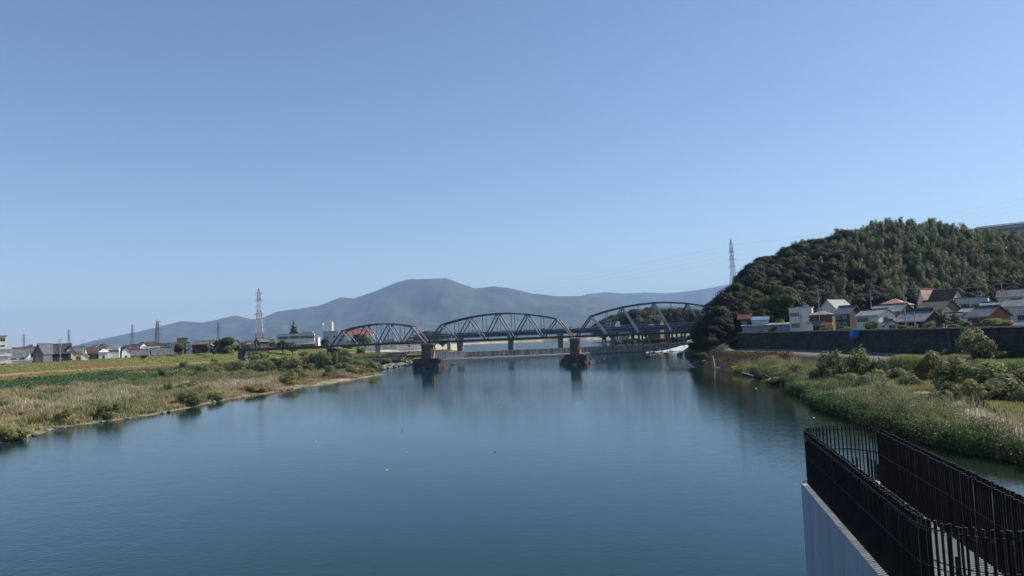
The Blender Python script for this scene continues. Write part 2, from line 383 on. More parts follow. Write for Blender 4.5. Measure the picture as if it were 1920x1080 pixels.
sheet('upper_pool', [(-160, YW(-160)+3), (130, YW(130)+3), (320, 700), (320, 1235), (-260, 1235), (-200, 700)], 3.6, M_up, 'calm pool of river water above the weir')

# ------------------------------------------------------------------ distant mountains: heightfields with spurs
M_mtn = mat('forested_mountain', (.012, .024, .010), .95, .3, .005, col2=(.065, .08, .05))
def mountain(name, prof, D, depth, seed, label):
    px = np.linspace(prof[0][0], prof[-1][0], 420); u = np.linspace(-1, 1, 60)
    P, Uu = np.meshgrid(px, u); pys = np.interp(P, [a for a, b in prof], [b for a, b in prof])
    Y = D + Uu*depth; Hr = CAMH + (633-TA*(P-960)-pys)*D/F
    X = (P-960)/F*D
    Hr = np.maximum(Hr, 0)
    sh = 1-np.abs(Uu)**1.25
    sp_ = np.abs(fbm(X, Y*.6, 1500*depth/1600, seed, 5)-.5)*2
    fall = np.clip(1-np.abs(Uu), 0, 1)
    Z = Hr*(sh - (1-sp_)*.42*np.sin(np.clip(np.abs(Uu), 0, 1)*PI)) + (fbm(X, Y, 380, seed+7, 5)-.5)*Hr*.38*np.clip(np.abs(Uu)*3, .12, 1)*(fall > .01)
    Z = np.maximum(Z, -5); n, m_ = P.shape
    V = np.stack([X, Y, Z], -1).reshape(-1, 3); ii = np.arange(n*m_).reshape(n, m_)
    Q = np.stack([ii[:-1, :-1], ii[:-1, 1:], ii[1:, 1:], ii[1:, :-1]], -1).reshape(-1, 4)
    return tag(npmesh(name, V, Q, M_mtn, smooth=True), label, kind='structure')
mountain('mountain', [(170, 668), (200, 645), (240, 626), (290, 614), (340, 602), (380, 604), (400, 600), (440, 590), (470, 598), (490, 596), (520, 583), (560, 577), (600, 571), (640, 556), (665, 557), (700, 546), (740, 530), (770, 521), (800, 520), (838, 518), (870, 531), (890, 539), (925, 535), (960, 541), (1000, 550), (1040, 554), (1080, 553), (1110, 555), (1150, 562), (1200, 575), (1260, 592), (1330, 612), (1400, 640)], 9500, 2700, 3, 'broad hazy blue mountain rising behind the bridge')
mountain('mountain', [(960, 620), (1040, 570), (1100, 550), (1130, 547), (1170, 549), (1210, 547), (1250, 548), (1300, 543), (1335, 538), (1380, 530), (1450, 528), (1520, 540), (1700, 560), (1900, 590)], 14800, 1500, 14, 'faint pale ridge behind the right-hand span of the bridge')
mountain('mountain', [(1080, 640), (1120, 600), (1180, 580), (1235, 572), (1280, 574), (1340, 570), (1400, 575), (1480, 600)], 6000, 800, 24, 'low blue hills seen through the right-hand truss span')
mountain('mountain', [(-200, 640), (-60, 652), (60, 654), (200, 650), (330, 642), (520, 640), (640, 642), (700, 640), (800, 641), (850, 646)], 6500, 700, 34, 'low line of hazy foothills behind the left-bank town')
# ------------------------------------------------------------------ foliage generators
def leafcloud(cent, rad, n, size, basecol, seed, flat=1.0, cvar=.3):
    """leaf quads spread through blobs: cent (k,3), rad (k,3)"""
    R = np.random.default_rng(seed); k = len(cent); w = (rad[:, 0]*rad[:, 2]); idx = R.choice(k, n, p=w/w.sum())
    d = R.normal(size=(n, 3)); d /= np.linalg.norm(d, axis=1)[:, None]
    rr = R.uniform(.35, 1.08, n)**.6; rr = rr*(1+.12*R.normal(size=n))
    P = cent[idx] + d*rad[idx]*rr[:, None]
    cen = cent.mean(0)*np.array([1, 1, .8]); dc = P-cen; dc /= np.linalg.norm(dc, axis=1)[:, None]+1e-6
    nrm = d*.8+dc*.7+R.normal(size=(n, 3))*.33+np.array([0, 0, .15]); nrm /= np.linalg.norm(nrm, axis=1)[:, None]
    t = np.cross(nrm, R.normal(size=(n, 3))); t /= np.linalg.norm(t, axis=1)[:, None]; b = np.cross(nrm, t)
    s = size*R.uniform(.6, 1.4, n)[:, None]
    V = np.stack([P-t*s-b*s*.25*flat, P+b*s*.55*flat, P+t*s-b*s*.1*flat, P-b*s*.5*flat], 1).reshape(-1, 3)
    Q = np.arange(4*n).reshape(n, 4)
    bt = R.uniform(1-cvar, 1+cvar, k)[idx]*R.uniform(.75, 1.25, n); yl = R.uniform(0, .5, k)[idx]
    c = np.array(basecol)[None]*bt[:, None]; c[:, 0] *= 1+yl*.5
    return V, Q, np.clip(c, 0, 1)
def tree_proto(kind, h, r, seed, n, leaf, colr, loc=(0, 0, 0), lm=None):
    """returns an Empty with trunk + crown"""
    R = random.Random(seed); nm = {'broad': 'broadleaf_tree', 'bamboo': 'bamboo_stand', 'conifer': 'conifer_tree', 'shrub': 'shrub', 'pine': 'garden_pine'}[kind]
    root = empty(nm, loc); tk = MB(); cs = []; rs = []
    if kind == 'broad':
        tk.taper((0, 0, -1.5), (R.uniform(-.2, .2), 0, h*.45), r*.085, r*.05)
        for i in range(6):
            a = i*1.05+R.random(); q = (math.cos(a)*r*.6, math.sin(a)*r*.6, h*R.uniform(.55, .8)); tk.taper((0, 0, h*R.uniform(.2, .42)), q, r*.045, r*.015, 5)
        for i in range(16):
            a = R.uniform(0, 2*PI); e = R.uniform(-.35, 1); q = math.sqrt(max(0, 1-e*e))*R.uniform(.55, .85)
            cs.append((math.cos(a)*r*q, math.sin(a)*r*q, h*.6+e*h*.3)); k = R.uniform(.26, .42)*r; rs.append((k*1.15, k*1.15, k*.8))
        cs.append((0, 0, h*.62)); rs.append((r*.55, r*.55, h*.25))
    elif kind == 'shrub':
        for i in range(7):
            a = i*.9+R.random(); tk.taper((0, 0, -.2), (math.cos(a)*r*.55, math.sin(a)*r*.55, h*R.uniform(.5, .85)), .035+.012*h, .012, 5)
        for i in range(15):
            a = R.uniform(0, 2*PI); q = R.uniform(.15, .78); e = R.uniform(.18, .86); q *= math.sqrt(max(0.1, 1-(e-.3)**2*1.6))
            cs.append((math.cos(a)*r*q, math.sin(a)*r*q, h*e)); k = R.uniform(.24, .42)*r; rs.append((k, k, min(k, h*.25)))
    elif kind == 'bamboo':
        for i in range(7):
            a = R.uniform(0, 2*PI); q = R.uniform(0, .6)*r; x0, y0 = math.cos(a)*q, math.sin(a)*q; hh = h*R.uniform(.75, 1.1); lx, ly = R.uniform(-1.7, 1.7), R.uniform(-1.7, 1.7)
            tk.taper((x0, y0, -1), (x0+lx*.4, y0+ly*.4, hh*.8), .1, .04, 5)
            for j in range(6):
                f = j/5; cs.append((x0+lx*1.5*f*f, y0+ly*1.5*f*f, hh*(.5+.48*f))); k = (1.0-.4*f)*r*.42; rs.append((k, k, h*.085))
    elif kind == 'conifer':
        tk.taper((0, 0, -1), (0, 0, h*.95), r*.1, r*.02)
        for i in range(26):
            f = i/25; m = int(1+5*(1-f))
            for j in range(m):
                a = j*2*PI/m+i*1.7; q = (1-f)**.9*r*.62; cs.append((math.cos(a)*q, math.sin(a)*q, h*(.14+.84*f))); k = r*(.34*(1-f)+.1); rs.append((k, k, k*.6))
    elif kind == 'pine':
        tk.taper((0, 0, -.3), (.3, .1, h*.9), .14, .06)
        for i in range(7):
            f = i/6; a = i*2.1; q = (1-f*.75)*r*.7; cs.append((math.cos(a)*q, math.sin(a)*q, h*(.35+.63*f))); k = r*(.48-.2*f); rs.append((k, k, k*.28)); tk.taper((.15, .05, h*(.3+.55*f)), cs[-1], .06, .03, 5)
    cs = np.array(cs); rs = np.array(rs)
    tk.build('trunk' if kind != 'shrub' else 'stem', M_bark, root)
    V, Q, c = leafcloud(cs, rs, n, leaf, colr, seed, .9 if kind != 'bamboo' else .55)
    V[:, 2] = np.maximum(V[:, 2], .02)
    npmesh('crown' if kind != 'shrub' else 'foliage', V, Q, lm or {'shrub': M_shrub, 'broad': M_wood}.get(kind, M_leaf), c, root)
    remember(root); return root
USED = set()
def place(proto, loc, rz, sc, label, cat, group=None, sx=1.0):
    if proto.name not in USED: USED.add(proto.name); o = proto
    else:
        o = proto.copy(); link(o)
        for ch in KIDS[proto.name]: c = ch.copy(); link(c, o)
    o.location = loc; o.rotation_euler = (0, 0, rz); o.scale = (sc*sx, sc*sx, sc)
    for k in ('group',):
        if k in o: del o[k]
    return tag(o, label, cat, group)

G_DK = (.008, .016, .006); G_MID = (.030, .052, .015); G_BAM = (.14, .18, .08); G_SHR = (.15, .20, .095)
broad = [tree_proto('broad', 11, 5.2, 100+i, 4600, .40, c) for i, c in enumerate((G_DK, G_MID, (.016, .028, .010), (.048, .070, .017), (.024, .031, .013)))]
bamb = [tree_proto('bamboo', 12, 3.8, 200+i, 4200, .33, c) for i, c in enumerate((G_BAM, (.12, .165, .07), (.15, .18, .085), (.10, .14, .065)))]
# --- the wooded hill
pts = []
def hill_ok(x, y): return float(HILL(np.array([x]), np.array([y]))[0])
R = random.Random(5); tries = 0; kinds = []
nb = nm = 0
while tries < 60000 and (nb < 290 or nm < 290):
    tries += 1
    p = R.uniform(1312, 1990); y = R.uniform(256, 452); x = (p-960)/F*y
    bam = p > 1560 + R.uniform(-60, 60) and y > 318 + R.uniform(-15, 15)
    Dr = np.interp(p, [1290, 1320, 1400, 1450, 1600, 1700, 2000], [296, 300, 330, 375, 410, 430, 420])
    if y > Dr+14: continue
    hh = hill_ok(x, y)
    if hh < 2.5 and not (p < 1440): continue
    if bam and nm >= 290 or (not bam and nb >= 290): continue
    dmin = 4.3 if bam else 5.2
    if any(abs(x-a) < 7 and (x-a)**2+(y-b)**2 < dmin*dmin for a, b in pts): continue
    if p > 1455 and y < 300: continue
    pts.append((x, y)); z = gz(x, y)-.5
    q = (y-285)/(Dr-285); tier = 'along the skyline' if y > Dr-12 else 'high on the slope' if q > .62 else 'halfway up the slope' if q > .3 else 'at the foot of the slope'
    pt_ = 960+(x/y)*F; land = [n for lim, n in ((1345, 'near the bridge end'), (1385, 'under the ridge pylon'), (1440, 'above the rusty-roofed house'), (1500, 'above the big domed tree'), (1570, 'above the big grey gable'), (1640, 'above the white two-storey house'), (1715, 'above the orange roof'), (1765, 'above the steep white gable'), (1820, 'above the cream gable'), (1880, 'left of the hilltop factory'), (9999, 'below the hilltop factory')) if pt_ < lim][0]
    if bam:
        nm += 1; place(bamb[R.randrange(4)], (x, y, z), R.uniform(0, 6.28), R.uniform(.75, 1.15), 'feathery pale green bamboo clump %s, %s' % (tier, land), 'bamboo', 'bamboo clumps on the hill')
    else:
        nb += 1; place(broad[R.randrange(5)], (x, y, z), R.uniform(0, 6.28), R.uniform(.7, 1.15), 'dark rounded evergreen tree %s, %s' % (tier, land), 'tree', 'evergreen trees covering the hill')
# --- the knoll at the bridge end, trees down to the water
R = random.Random(9)
for px_, py_, Y, h_, r_, lab in [
    (1306, 668, 262, .55, 1.1, 'low dark tree overhanging the water at the right bridge end'),
    (1322, 640, 262, .85, 1.0, 'dark tree at the river edge just right of the truss bridge end'),
    (1340, 655, 248, .75, 1.05, 'dark tree leaning over the rocky shore below the small brick tower'),
    (1318, 612, 275, .8, 1.0, 'evergreen tree behind the bridge end, left of the brown-roofed house'),
    (1352, 628, 250, .85, 1.0, 'bushy tree beside the small brick tower above the river'),
    (1374, 640, 240, .3, 1.2, 'low bushy tree at the left end of the retaining wall'),
    (1300, 690, 245, .4, 1.1, 'small dark tree at the waterline of the right bank'),
    (1358, 600, 276, .75, 1.0, 'olive-green tree left of the rusty-roofed house'),
    (1336, 590, 276, .9, 1.0, 'tall dark tree above the right end of the truss'),
    (1390, 577, 285, .8, 1.1, 'spreading tree behind the rusty-roofed house'),
    (1425, 570, 285, .9, 1.0, 'tree between the rusty roof and the big domed camphor tree'),
    (1330, 672, 240, .5, 1.1, 'low shrubby tree on rocks beneath the brick tower'),
    (1470, 572, 262, 1.45, 1.0, 'big domed camphor tree left of the white flat-roofed house'),
    (1452, 605, 258, .4, 1.1, 'round green bush-like tree behind the long grey shed'),
    (1312, 695, 232, .35, 1.2, 'stunted dark tree at the foot of the rocky right shore')]:
    x = PX(px_, Y); z0 = gz(x, Y); zt = W(px_, py_, Y).z
    place(broad[R.randrange(5)], (x, Y, max(z0-.5, .2)), R.uniform(0, 6), h_*(1.0), lab, 'tree', None, r_)
# --- wood beyond the bridges
R = random.Random(12)
for i in range(26):
    px_ = 1130+i*7.4+R.uniform(-3, 3); Y = R.uniform(600, 680); top = np.interp(px_, [1130, 1180, 1215, 1260, 1310], [596, 578, 572, 573, 576])
    x = PX(px_, Y); z0 = max(gz(x, Y), 5.0); ht = W(px_, top+R.uniform(0, 8), Y).z-z0
    place(broad[(i*3) % 5], (x, Y, z0-4.5), R.uniform(0, 6), max(ht+4, 7)/11*.97, 'dark tree in the wood on the far bank seen through the right truss span', 'tree', 'trees beyond the right truss span', 1.05)
R = random.Random(15)
for i in range(60):
    px_ = 1150+R.uniform(0, 150); Y = 545+R.uniform(0, 60); x = PX(px_, Y); z0 = max(gz(x, Y), 3.8)
    place(broad[(i*3+1) % 5], (x, Y, z0-2), R.uniform(0, 6), R.uniform(.3, .45), 'low bush on the gravel bank beyond the weir', 'bush', 'bushes beyond the weir', 1.6)

# --- trees of the left bank town
con = tree_proto('conifer', 22, 6.0, 301, 5000, .6, (.035, .055, .022))
x = PX(551, 620); place(con, (x, 620, 6.8), 0, (W(551, 601, 620).z-6.8)/22, 'tall conical conifer standing above the flat-roofed school', 'tree')
for px_, top, Y, rr, lab in [
    (427, 631, 400, 1.15, 'large round dark tree right of the grey gabled house on the levee'),
    (336, 644, 372, .9, 'dark round tree right of the blue-roofed hall'),
    (385, 645, 385, .8, 'dark tree in front of the grey gabled house on the levee'),
    (400, 650, 380, .7, 'small tree touching the right side of the grey gabled house'),
    (352, 640, 460, .8, 'small pointed tree above the blue roof'),
    (452, 640, 450, 1.2, 'dark tree behind the levee between the big round tree and the white cars'),
    (468, 643, 450, 1.3, 'dark spreading tree near the red and white pylon foot'),
    (486, 640, 500, 1.2, 'dark tree at the foot of the red and white pylon'),
    (503, 638, 520, 1.2, 'dark tree just left of the school'),
    (530, 636, 420, .9, 'grey-green tree in front of the school left end'),
    (548, 640, 420, .8, 'low tree in front of the school middle'),
    (610, 634, 560, .8, 'small tree by the grey block left of the first truss span'),
    (672, 625, 560, .8, 'dark shrub-like tree in front of the red-roofed building'),
    (684, 626, 560, .8, 'second dark tree in front of the red-roofed building'),
    (800, 620, 640, 1.0, 'tree behind the gap between the first two truss spans'),
    (815, 619, 660, 1.0, 'rounded tree behind the left end of the middle truss'),
    (270, 664, 350, 1.3, 'low bush on the levee below the brown tiled roofs'),
    (830, 636, 560, 1.0, 'low tree on the far bank under the middle truss'), ]:
    x = PX(px_, Y); z0 = gz(x, Y); place(broad[R.randrange(5)], (x, Y, z0-.4), R.uniform(0, 6), max((W(px_, top, Y).z-z0)/11, .2), lab, 'tree', None, rr)

# --- shrubs on both banks
shr = [tree_proto('shrub', 3.0, 2.1, 400+i, 2600, .17, c) for i, c in enumerate((G_SHR, (.12, .17, .07), (.17, .21, .10), (.20, .23, .085)))]
def shrub_at(px_, py_, top, wide, lab, zg=None, k=None, grp=None):
    """px,py of the foot on the ground, top row, width in pixels"""
    q = WZ(px_, py_, 1.5)
    for _ in range(4): q = WZ(px_, py_, gz(q.x, q.y))
    Y = q.y; z0 = gz(q.x, Y); h = max((py_-top)*Y/F, .5); sc = h/3.0; sx = 1.18*(wide*Y/F/2)/2.1/sc
    return place(shr[R.randrange(4) if k is None else k], (q.x, Y, z0-.1), R.uniform(0, 6), sc, lab, 'shrub', grp, sx)
for a in [(1565, 718, 657, 56, 'willow-green shrub, left of the two tall ones against the dark wall', None, 0),
          (1622, 716, 652, 62, 'broad round shrub, right of the two tall ones against the dark wall', None, 0),
          (1833, 714, 650, 56, 'tallest grey-green shrub before the wall at the right', None, 0),
          (1790, 735, 672, 70, 'grey-green shrub left of the tallest one', None, 1),
          (1740, 722, 662, 46, 'brownish-green shrub near the wall in the middle right', None, 3),
          (1725, 650+22, 646, 40, 'rusty-green shrub at the foot of the dark wall', None, 3),
          (1850, 742, 680, 90, 'large dark shrub below the tallest one', None, 1),
          (1880, 755, 700, 70, 'round green shrub near the right edge', None, 2),
          (1835, 760, 714, 60, 'pale round shrub in front of the gravel strip', None, 3),
          (1905, 700, 655, 50, 'dark shrub by the wall at the right edge', None, 1),
          (1915, 740, 690, 60, 'tangled shrub cut by the right edge', None, 0),
          (1660, 742, 716, 36, 'small round shrub amid the tan grass', None, 3),
          (1705, 730, 700, 40, 'low green shrub in the middle of the grassy bench', None, 0),
          (1640, 730, 702, 60, 'dark shrub below the broad round one', None, 1),
          (1590, 728, 700, 44, 'low dark shrub between the two tall ones', None, 1),
          (1540, 722, 690, 44, 'bushy shrub above the riprap', None, 1),
          (1500, 706, 684, 40, 'light green shrub near the debris on the shore', None, 3),
          (1450, 700, 682, 44, 'light green low shrub right of the concrete corner', None, 3),
          (1420, 696, 682, 36, 'low shrub next to the concrete corner of the bank', None, 2),
          (1416, 676, 666, 18, 'small shrub on the brown slope below the road', None, 1),
          (1760, 760, 730, 44, 'small green shrub above the weedy shore', None, 2),
          (1690, 690, 672, 40, 'low green shrub beside the road end', None, 2),
          (1870, 700, 668, 50, 'olive shrub between the tallest shrub and the edge', None, 3),
          (1770, 690, 664, 36, 'low olive shrub below the wall', None, 3)]:
    shrub_at(a[0], a[1], a[2], a[3], a[4], None, a[6])
for a in [(204, 780, 752, 46, 'dark shrub standing on the left shore line', 1), (352, 757, 730, 44, 'green shrub on the left shore, larger of a near pair', 0), (401, 747, 731, 32, 'green shrub on the left shore, smaller of a near pair', 0),
          (18, 822, 795, 60, 'green shrub at the left edge by the water', 3), (316, 736, 712, 18, 'small pale tree-like shrub in the tan reeds', 2),
          (305, 712, 695, 20, 'small dark shrub at the border of the green band', 1), (378, 704, 684, 26, 'dark shrub at the right end of the green band', 1),
          (452, 702, 676, 54, 'broad grey-green shrub, leftmost of the thicket', 0), (500, 702, 676, 44, 'grey-green shrub inside the thicket', 0), (425, 690, 670, 30, 'small green shrub behind the thicket', 2),
          (530, 694, 668, 50, 'tall shrub behind the thicket', 1), (560, 702, 672, 46, 'green shrub in the right part of the thicket', 0), (590, 688, 662, 50, 'shrub near the left bridge foot', 2),
          (556, 712, 690, 34, 'dark shrub at the river side of the thicket', 1), (540, 722, 700, 40, 'low bush near the reddish weeds', 3), (512, 684, 660, 50, 'shrub left of the approach girder', 3),
          (545, 676, 655, 50, 'shrub under the approach girder', 1), (618, 704, 684, 24, 'dark shrub on the shingle by the inlet', 1), (642, 686, 654, 34, 'tall green shrub right of the first brick pier', 0),
          (608, 686, 658, 30, 'dark bush hiding the first brick pier', 1), (612, 709, 698, 18, 'small dark shrub on the grassy spit', 1), (702, 700, 676, 26, 'tan-green shrub at the spit tip', 3), (640, 700, 680, 30, 'dark shrub by the left rocks', 1),
          (665, 703, 690, 36, 'low grassy bush on the spit', 3), (688, 700, 689, 30, 'low bush at the spit end', 3), (120, 790, 764, 30, 'small olive bush in the left reeds', 3), (478, 734, 722, 40, 'low green bush on the shore left of the shingle beach', 3),
          (470, 690, 668, 40, 'dense bush behind the thicket left part', 1), (580, 670, 654, 30, 'bush right behind the approach girder foot', 1), (724, 681, 667, 24, 'tan shrub over the left rocks', 3)]:
    shrub_at(a[0], a[1], a[2], a[3], a[4], None, a[5])

R = random.Random(61)
for i in range(64):
    px_ = R.uniform(400, 690); lo = np.interp(px_, [400, 520, 600, 690], [704, 716, 708, 690]); hi = np.interp(px_, [400, 520, 600, 690], [680, 668, 668, 672]); py_ = R.uniform(hi, lo); hh_ = R.uniform(6, 14)
    shrub_at(px_, py_, py_-hh_, hh_*R.uniform(1.5, 2.6), '%s bush in the left bank thicket, %s, %s' % ('small' if hh_ < 10 else 'larger', 'levee side' if py_ < (hi+lo)/2 else 'river side', next(n for l, n in ((450, 'at its open left end'), (500, 'below the big round tree'), (560, 'below the white cars'), (620, 'beside the approach girder'), (999, 'right of the first brick pier')) if px_ < l)), None, R.randrange(4), 'bushes of the left bank thicket')
for i in range(22):
    px_ = R.uniform(5, 400); lo = np.interp(px_, [0, 400], [800, 735]); py_ = R.uniform(lo-50, lo); hh_ = R.uniform(8, 18)
    shrub_at(px_, py_, py_-hh_, hh_*R.uniform(1.2, 2.2), 'small bush poking out of the tan reeds on the left shore', None, R.randrange(2, 4), 'small bushes in the left reeds')
for i in range(60):
    px_ = R.uniform(1530, 1940); lo = np.interp(px_, [1530, 1700, 1940], [722, 745, 770]); py_ = R.uniform(690, lo); hh_ = R.uniform(14, 34)*(.6+(py_-690)/120)
    if px_ < 1700 and py_ < 712: hh_ *= .5
    shrub_at(px_, py_, py_-hh_, hh_*R.uniform(1.1, 2.0), '%s bush in right bank scrub, %s, %s' % ('small' if hh_ < 20 else 'large', 'under the wall' if py_ < 708 else 'halfway out' if py_ < 732 else 'near the gravel', next(n for l, n in ((1600, 'beside the willow-green shrub'), (1680, 'below the blue tank'), (1760, 'left of the tallest shrub'), (1850, 'around the tallest shrub'), (2999, 'towards the right edge')) if px_ < l)), None, R.randrange(4), 'bushes of the right bank scrub')
for i in range(26):
    px_ = R.uniform(1400, 1560); py_ = np.interp(px_, [1400, 1560], [693, 716])-R.uniform(2, 16); hh_ = R.uniform(7, 13)
    shrub_at(px_, py_, py_-hh_, hh_*R.uniform(1.4, 2.4), 'low bush on the narrow end of the right bank above the debris', None, R.randrange(2, 4), 'low bushes on the narrow right bank end')
for px_, Y_, top, wd_, lb in [(606, 300, 660, 34, 'dark bush right in front of the first brick pier'), (622, 306, 664, 30, 'bush leaning on the right side of the first brick pier'), (592, 312, 662, 34, 'bush hiding the left foot of the first brick pier')]:
    x = PX(px_, Y_); z0 = gz(x, Y_); h = W(px_, top, Y_).z-z0; place(shr[1], (x, Y_, z0-.2), px_, h/3, lb, 'shrub', None, (wd_*Y_/F/2)/2.1/(h/3))
# ------------------------------------------------------------------ grasses, reeds, weeds: uncountable cover
def scatter(f, x0, x1, y0, y1, n, seed):
    R = np.random.default_rng(seed); x = R.uniform(x0, x1, n); y = R.uniform(y0, y1, n); k = f(x, y, R); return x[k], y[k]
def blades(x, y, z, h, w, cols, seed, per=3, spread=.25, lean=.35):
    R = np.random.default_rng(seed); n = len(x)*per
    X = np.repeat(x, per)+R.normal(size=n)*spread; Yy = np.repeat(y, per)+R.normal(size=n)*spread; Z = np.repeat(z, per)-.05
    H = np.repeat(h, per)*R.uniform(.6, 1.25, n); a = R.uniform(0, 2*PI, n); ln = R.normal(size=n)*lean*H; l2 = R.uniform(0, 2*PI, n)
    dx, dy = np.cos(a)*w, np.sin(a)*w; tx, ty = np.cos(l2)*ln, np.sin(l2)*ln
    B0 = np.stack([X-dx, Yy-dy, Z], 1); B1 = np.stack([X+dx, Yy+dy, Z], 1)
    M1 = np.stack([X+dx*.9+tx*.35, Yy+dy*.9+ty*.35, Z+H*.62], 1); M0 = np.stack([X-dx*.9+tx*.35, Yy-dy*.9+ty*.35, Z+H*.62], 1)
    T1 = np.stack([X+dx*.25+tx, Yy+dy*.25+ty, Z+H], 1); T0 = np.stack([X-dx*.25+tx, Yy-dy*.25+ty, Z+H], 1)
    V = np.stack([B0, B1, M1, M0, T1, T0], 1).reshape(-1, 3); i = np.arange(n)*6
    Q = np.concatenate([np.stack([i, i+1, i+2, i+3], 1), np.stack([i+3, i+2, i+4, i+5], 1)])
    cc = np.repeat(cols, per, 0)*R.uniform(.7, 1.3, n)[:, None]; tip = cc*1.25
    return V, Q, np.clip(np.concatenate([cc, tip]), 0, 1)
def leaves(x, y, z, h, size, cols, seed, per=6, spread=.5):
    R = np.random.default_rng(seed); n = len(x)*per
    P = np.stack([np.repeat(x, per)+R.normal(size=n)*spread, np.repeat(y, per)+R.normal(size=n)*spread, np.repeat(z, per)+np.repeat(h, per)*R.uniform(.05, 1, n)], 1)
    nr = R.normal(size=(n, 3))*.8+np.array([0, 0, .8]); nr /= np.linalg.norm(nr, axis=1)[:, None]
    t = np.cross(nr, R.normal(size=(n, 3))); t /= np.linalg.norm(t, axis=1)[:, None]; b = np.cross(nr, t); s = size*R.uniform(.5, 1.5, n)[:, None]
    V = np.stack([P-t*s, P+b*s*.45, P+t*s, P-b*s*.45], 1).reshape(-1, 3)
    return V, np.arange(4*n).reshape(n, 4), np.clip(np.repeat(cols, per, 0)*R.uniform(.65, 1.35, n)[:, None], 0, 1)
def mixc(a, b, t): return np.array(a)[None]*(1-t[:, None])+np.array(b)[None]*t[:, None]
def TL(x, y): a = xsl(y); return (a-x)/(a-xcl(y))
# left reeds
x, y = scatter(lambda x, y, R: (TL(x, y) > .006) & (TL(x, y) < .31+.05*(fbm(x, y, 10, 3)-.5)) & (x > -.72*y-8) & (R.uniform(size=len(x)) < np.clip(1.5-y/300, .4, 1)), -150, -40, 78, 262, 150000, 1)
cl = mixc((.30, .245, .135), (.19, .19, .085), ss(.45, .62, fbm(x, y, 8, 77))); cl = cl*(.55+.9*fbm(x, y, 2.5, 6)[:, None]); k = ss(.52, .62, fbm(x, y, 26, 64)); cl = cl*(1-.55*k[:, None])+np.array([.10, .12, .05])*.55*k[:, None]; k = ss(.56, .64, fbm(x, y, 17, 84)); cl = cl*(1-.5*k[:, None])+np.array([.40, .36, .26])*.5*k[:, None]
rd = ss(.42, .55, fbm(x, y, 12, 15))*(y > 175)*(y < 232)*(TL(x, y) < .045); cl = cl*(1-rd[:, None])+np.array([.24, .11, .065])*rd[:, None]
hh = (.35+2.6*fbm(x, y, 4.5, 8, 3)**2)*np.where(TL(x, y) < .02, .5, 1)*np.where((y > 195) & (y < 228) & (TL(x, y) < .06), .3, 1)
v, q, c = blades(x, y, GH(x, y), hh, .055, cl, 2, 3, .22)
tag(npmesh('reeds', v, q, M_grass, c), 'tan and olive reeds and tall grass covering the left shore', 'reeds', kind='stuff')
# green band of kudzu on the left
x, y = scatter(lambda x, y, R: (TL(x, y) > .27+.06*(fbm(x, y, 9, 13)-.5)) & (TL(x, y) < .56+.05*(fbm(x, y, 9, 23)-.5)) & (x > -.72*y-8), -200, -80, 120, 400, 70000, 3)
cl = mixc((.05, .105, .045), (.09, .15, .055), fbm(x, y, 5, 7)); k = ss(265, 300, y+30*(fbm(x, y, 15, 2)-.5)); cl = cl*(1-k[:, None]*.6)+np.array([.10, .095, .045])*k[:, None]*.6
v, q, c = leaves(x, y, GH(x, y), .25+.6*fbm(x, y, 6, 19), .26, cl, 4, 4, .6)
tag(npmesh('creeping_vines', v, q, M_grass, c), 'dark green band of creeping vines on the left floodplain', 'vines', kind='stuff')
# levee grass
x, y = scatter(lambda x, y, R: (TL(x, y) > .55) & (TL(x, y) < 1.03) & ~((TL(x, y) > .675) & (TL(x, y) < .765)) & (x > -.72*y-8), -270, -90, 150, 520, 90000, 5)
cl = mixc((.30, .18, .08), (.20, .22, .065), ss(.42, .58, fbm(x, y, 15, 31)+.07+.3*ss(300, 430, y)))
v, q, c = blades(x, y, GH(x, y), .2+.35*fbm(x, y, 5, 9), .09, cl, 6, 3, .3)
tag(npmesh('levee_grass', v, q, M_grass, c), 'orange-brown and green grass on the left levee slope', 'grass', kind='stuff')
# right bench grass
x, y = scatter(lambda x, y, R: (x-xsr(y) > 5) & (x < np.where(y < 138, WX(y)-1.6, WX(y)-12.5)) & ~((np.abs(x-xsr(y)-GB(y)) < 2.3) & (y < 100)), 42, 77, 50, 188, 52000, 7)
cl = mixc((.26, .22, .11), (.17, .22, .075), ss(.4, .6, fbm(x, y, 7, 33)))
yl = np.maximum(ss(.55, .65, fbm(x, y, 9, 63))*.7, ((x-xsr(y)-GB(y)) > 2)*((x-xsr(y)-GB(y)) < 7)*(y < 84)*.6); cl = cl*(1-yl[:, None])+np.array([.25, .26, .07])*yl[:, None]
v, q, c = blades(x, y, GH(x, y), .25+1.1*fbm(x, y, 6, 18)**1.5, .035, cl, 8, 5, .2)
tag(npmesh('bank_grass', v, q, M_grass, c), 'tan and yellow-green tall grass on the right bank bench', 'grass', kind='stuff')
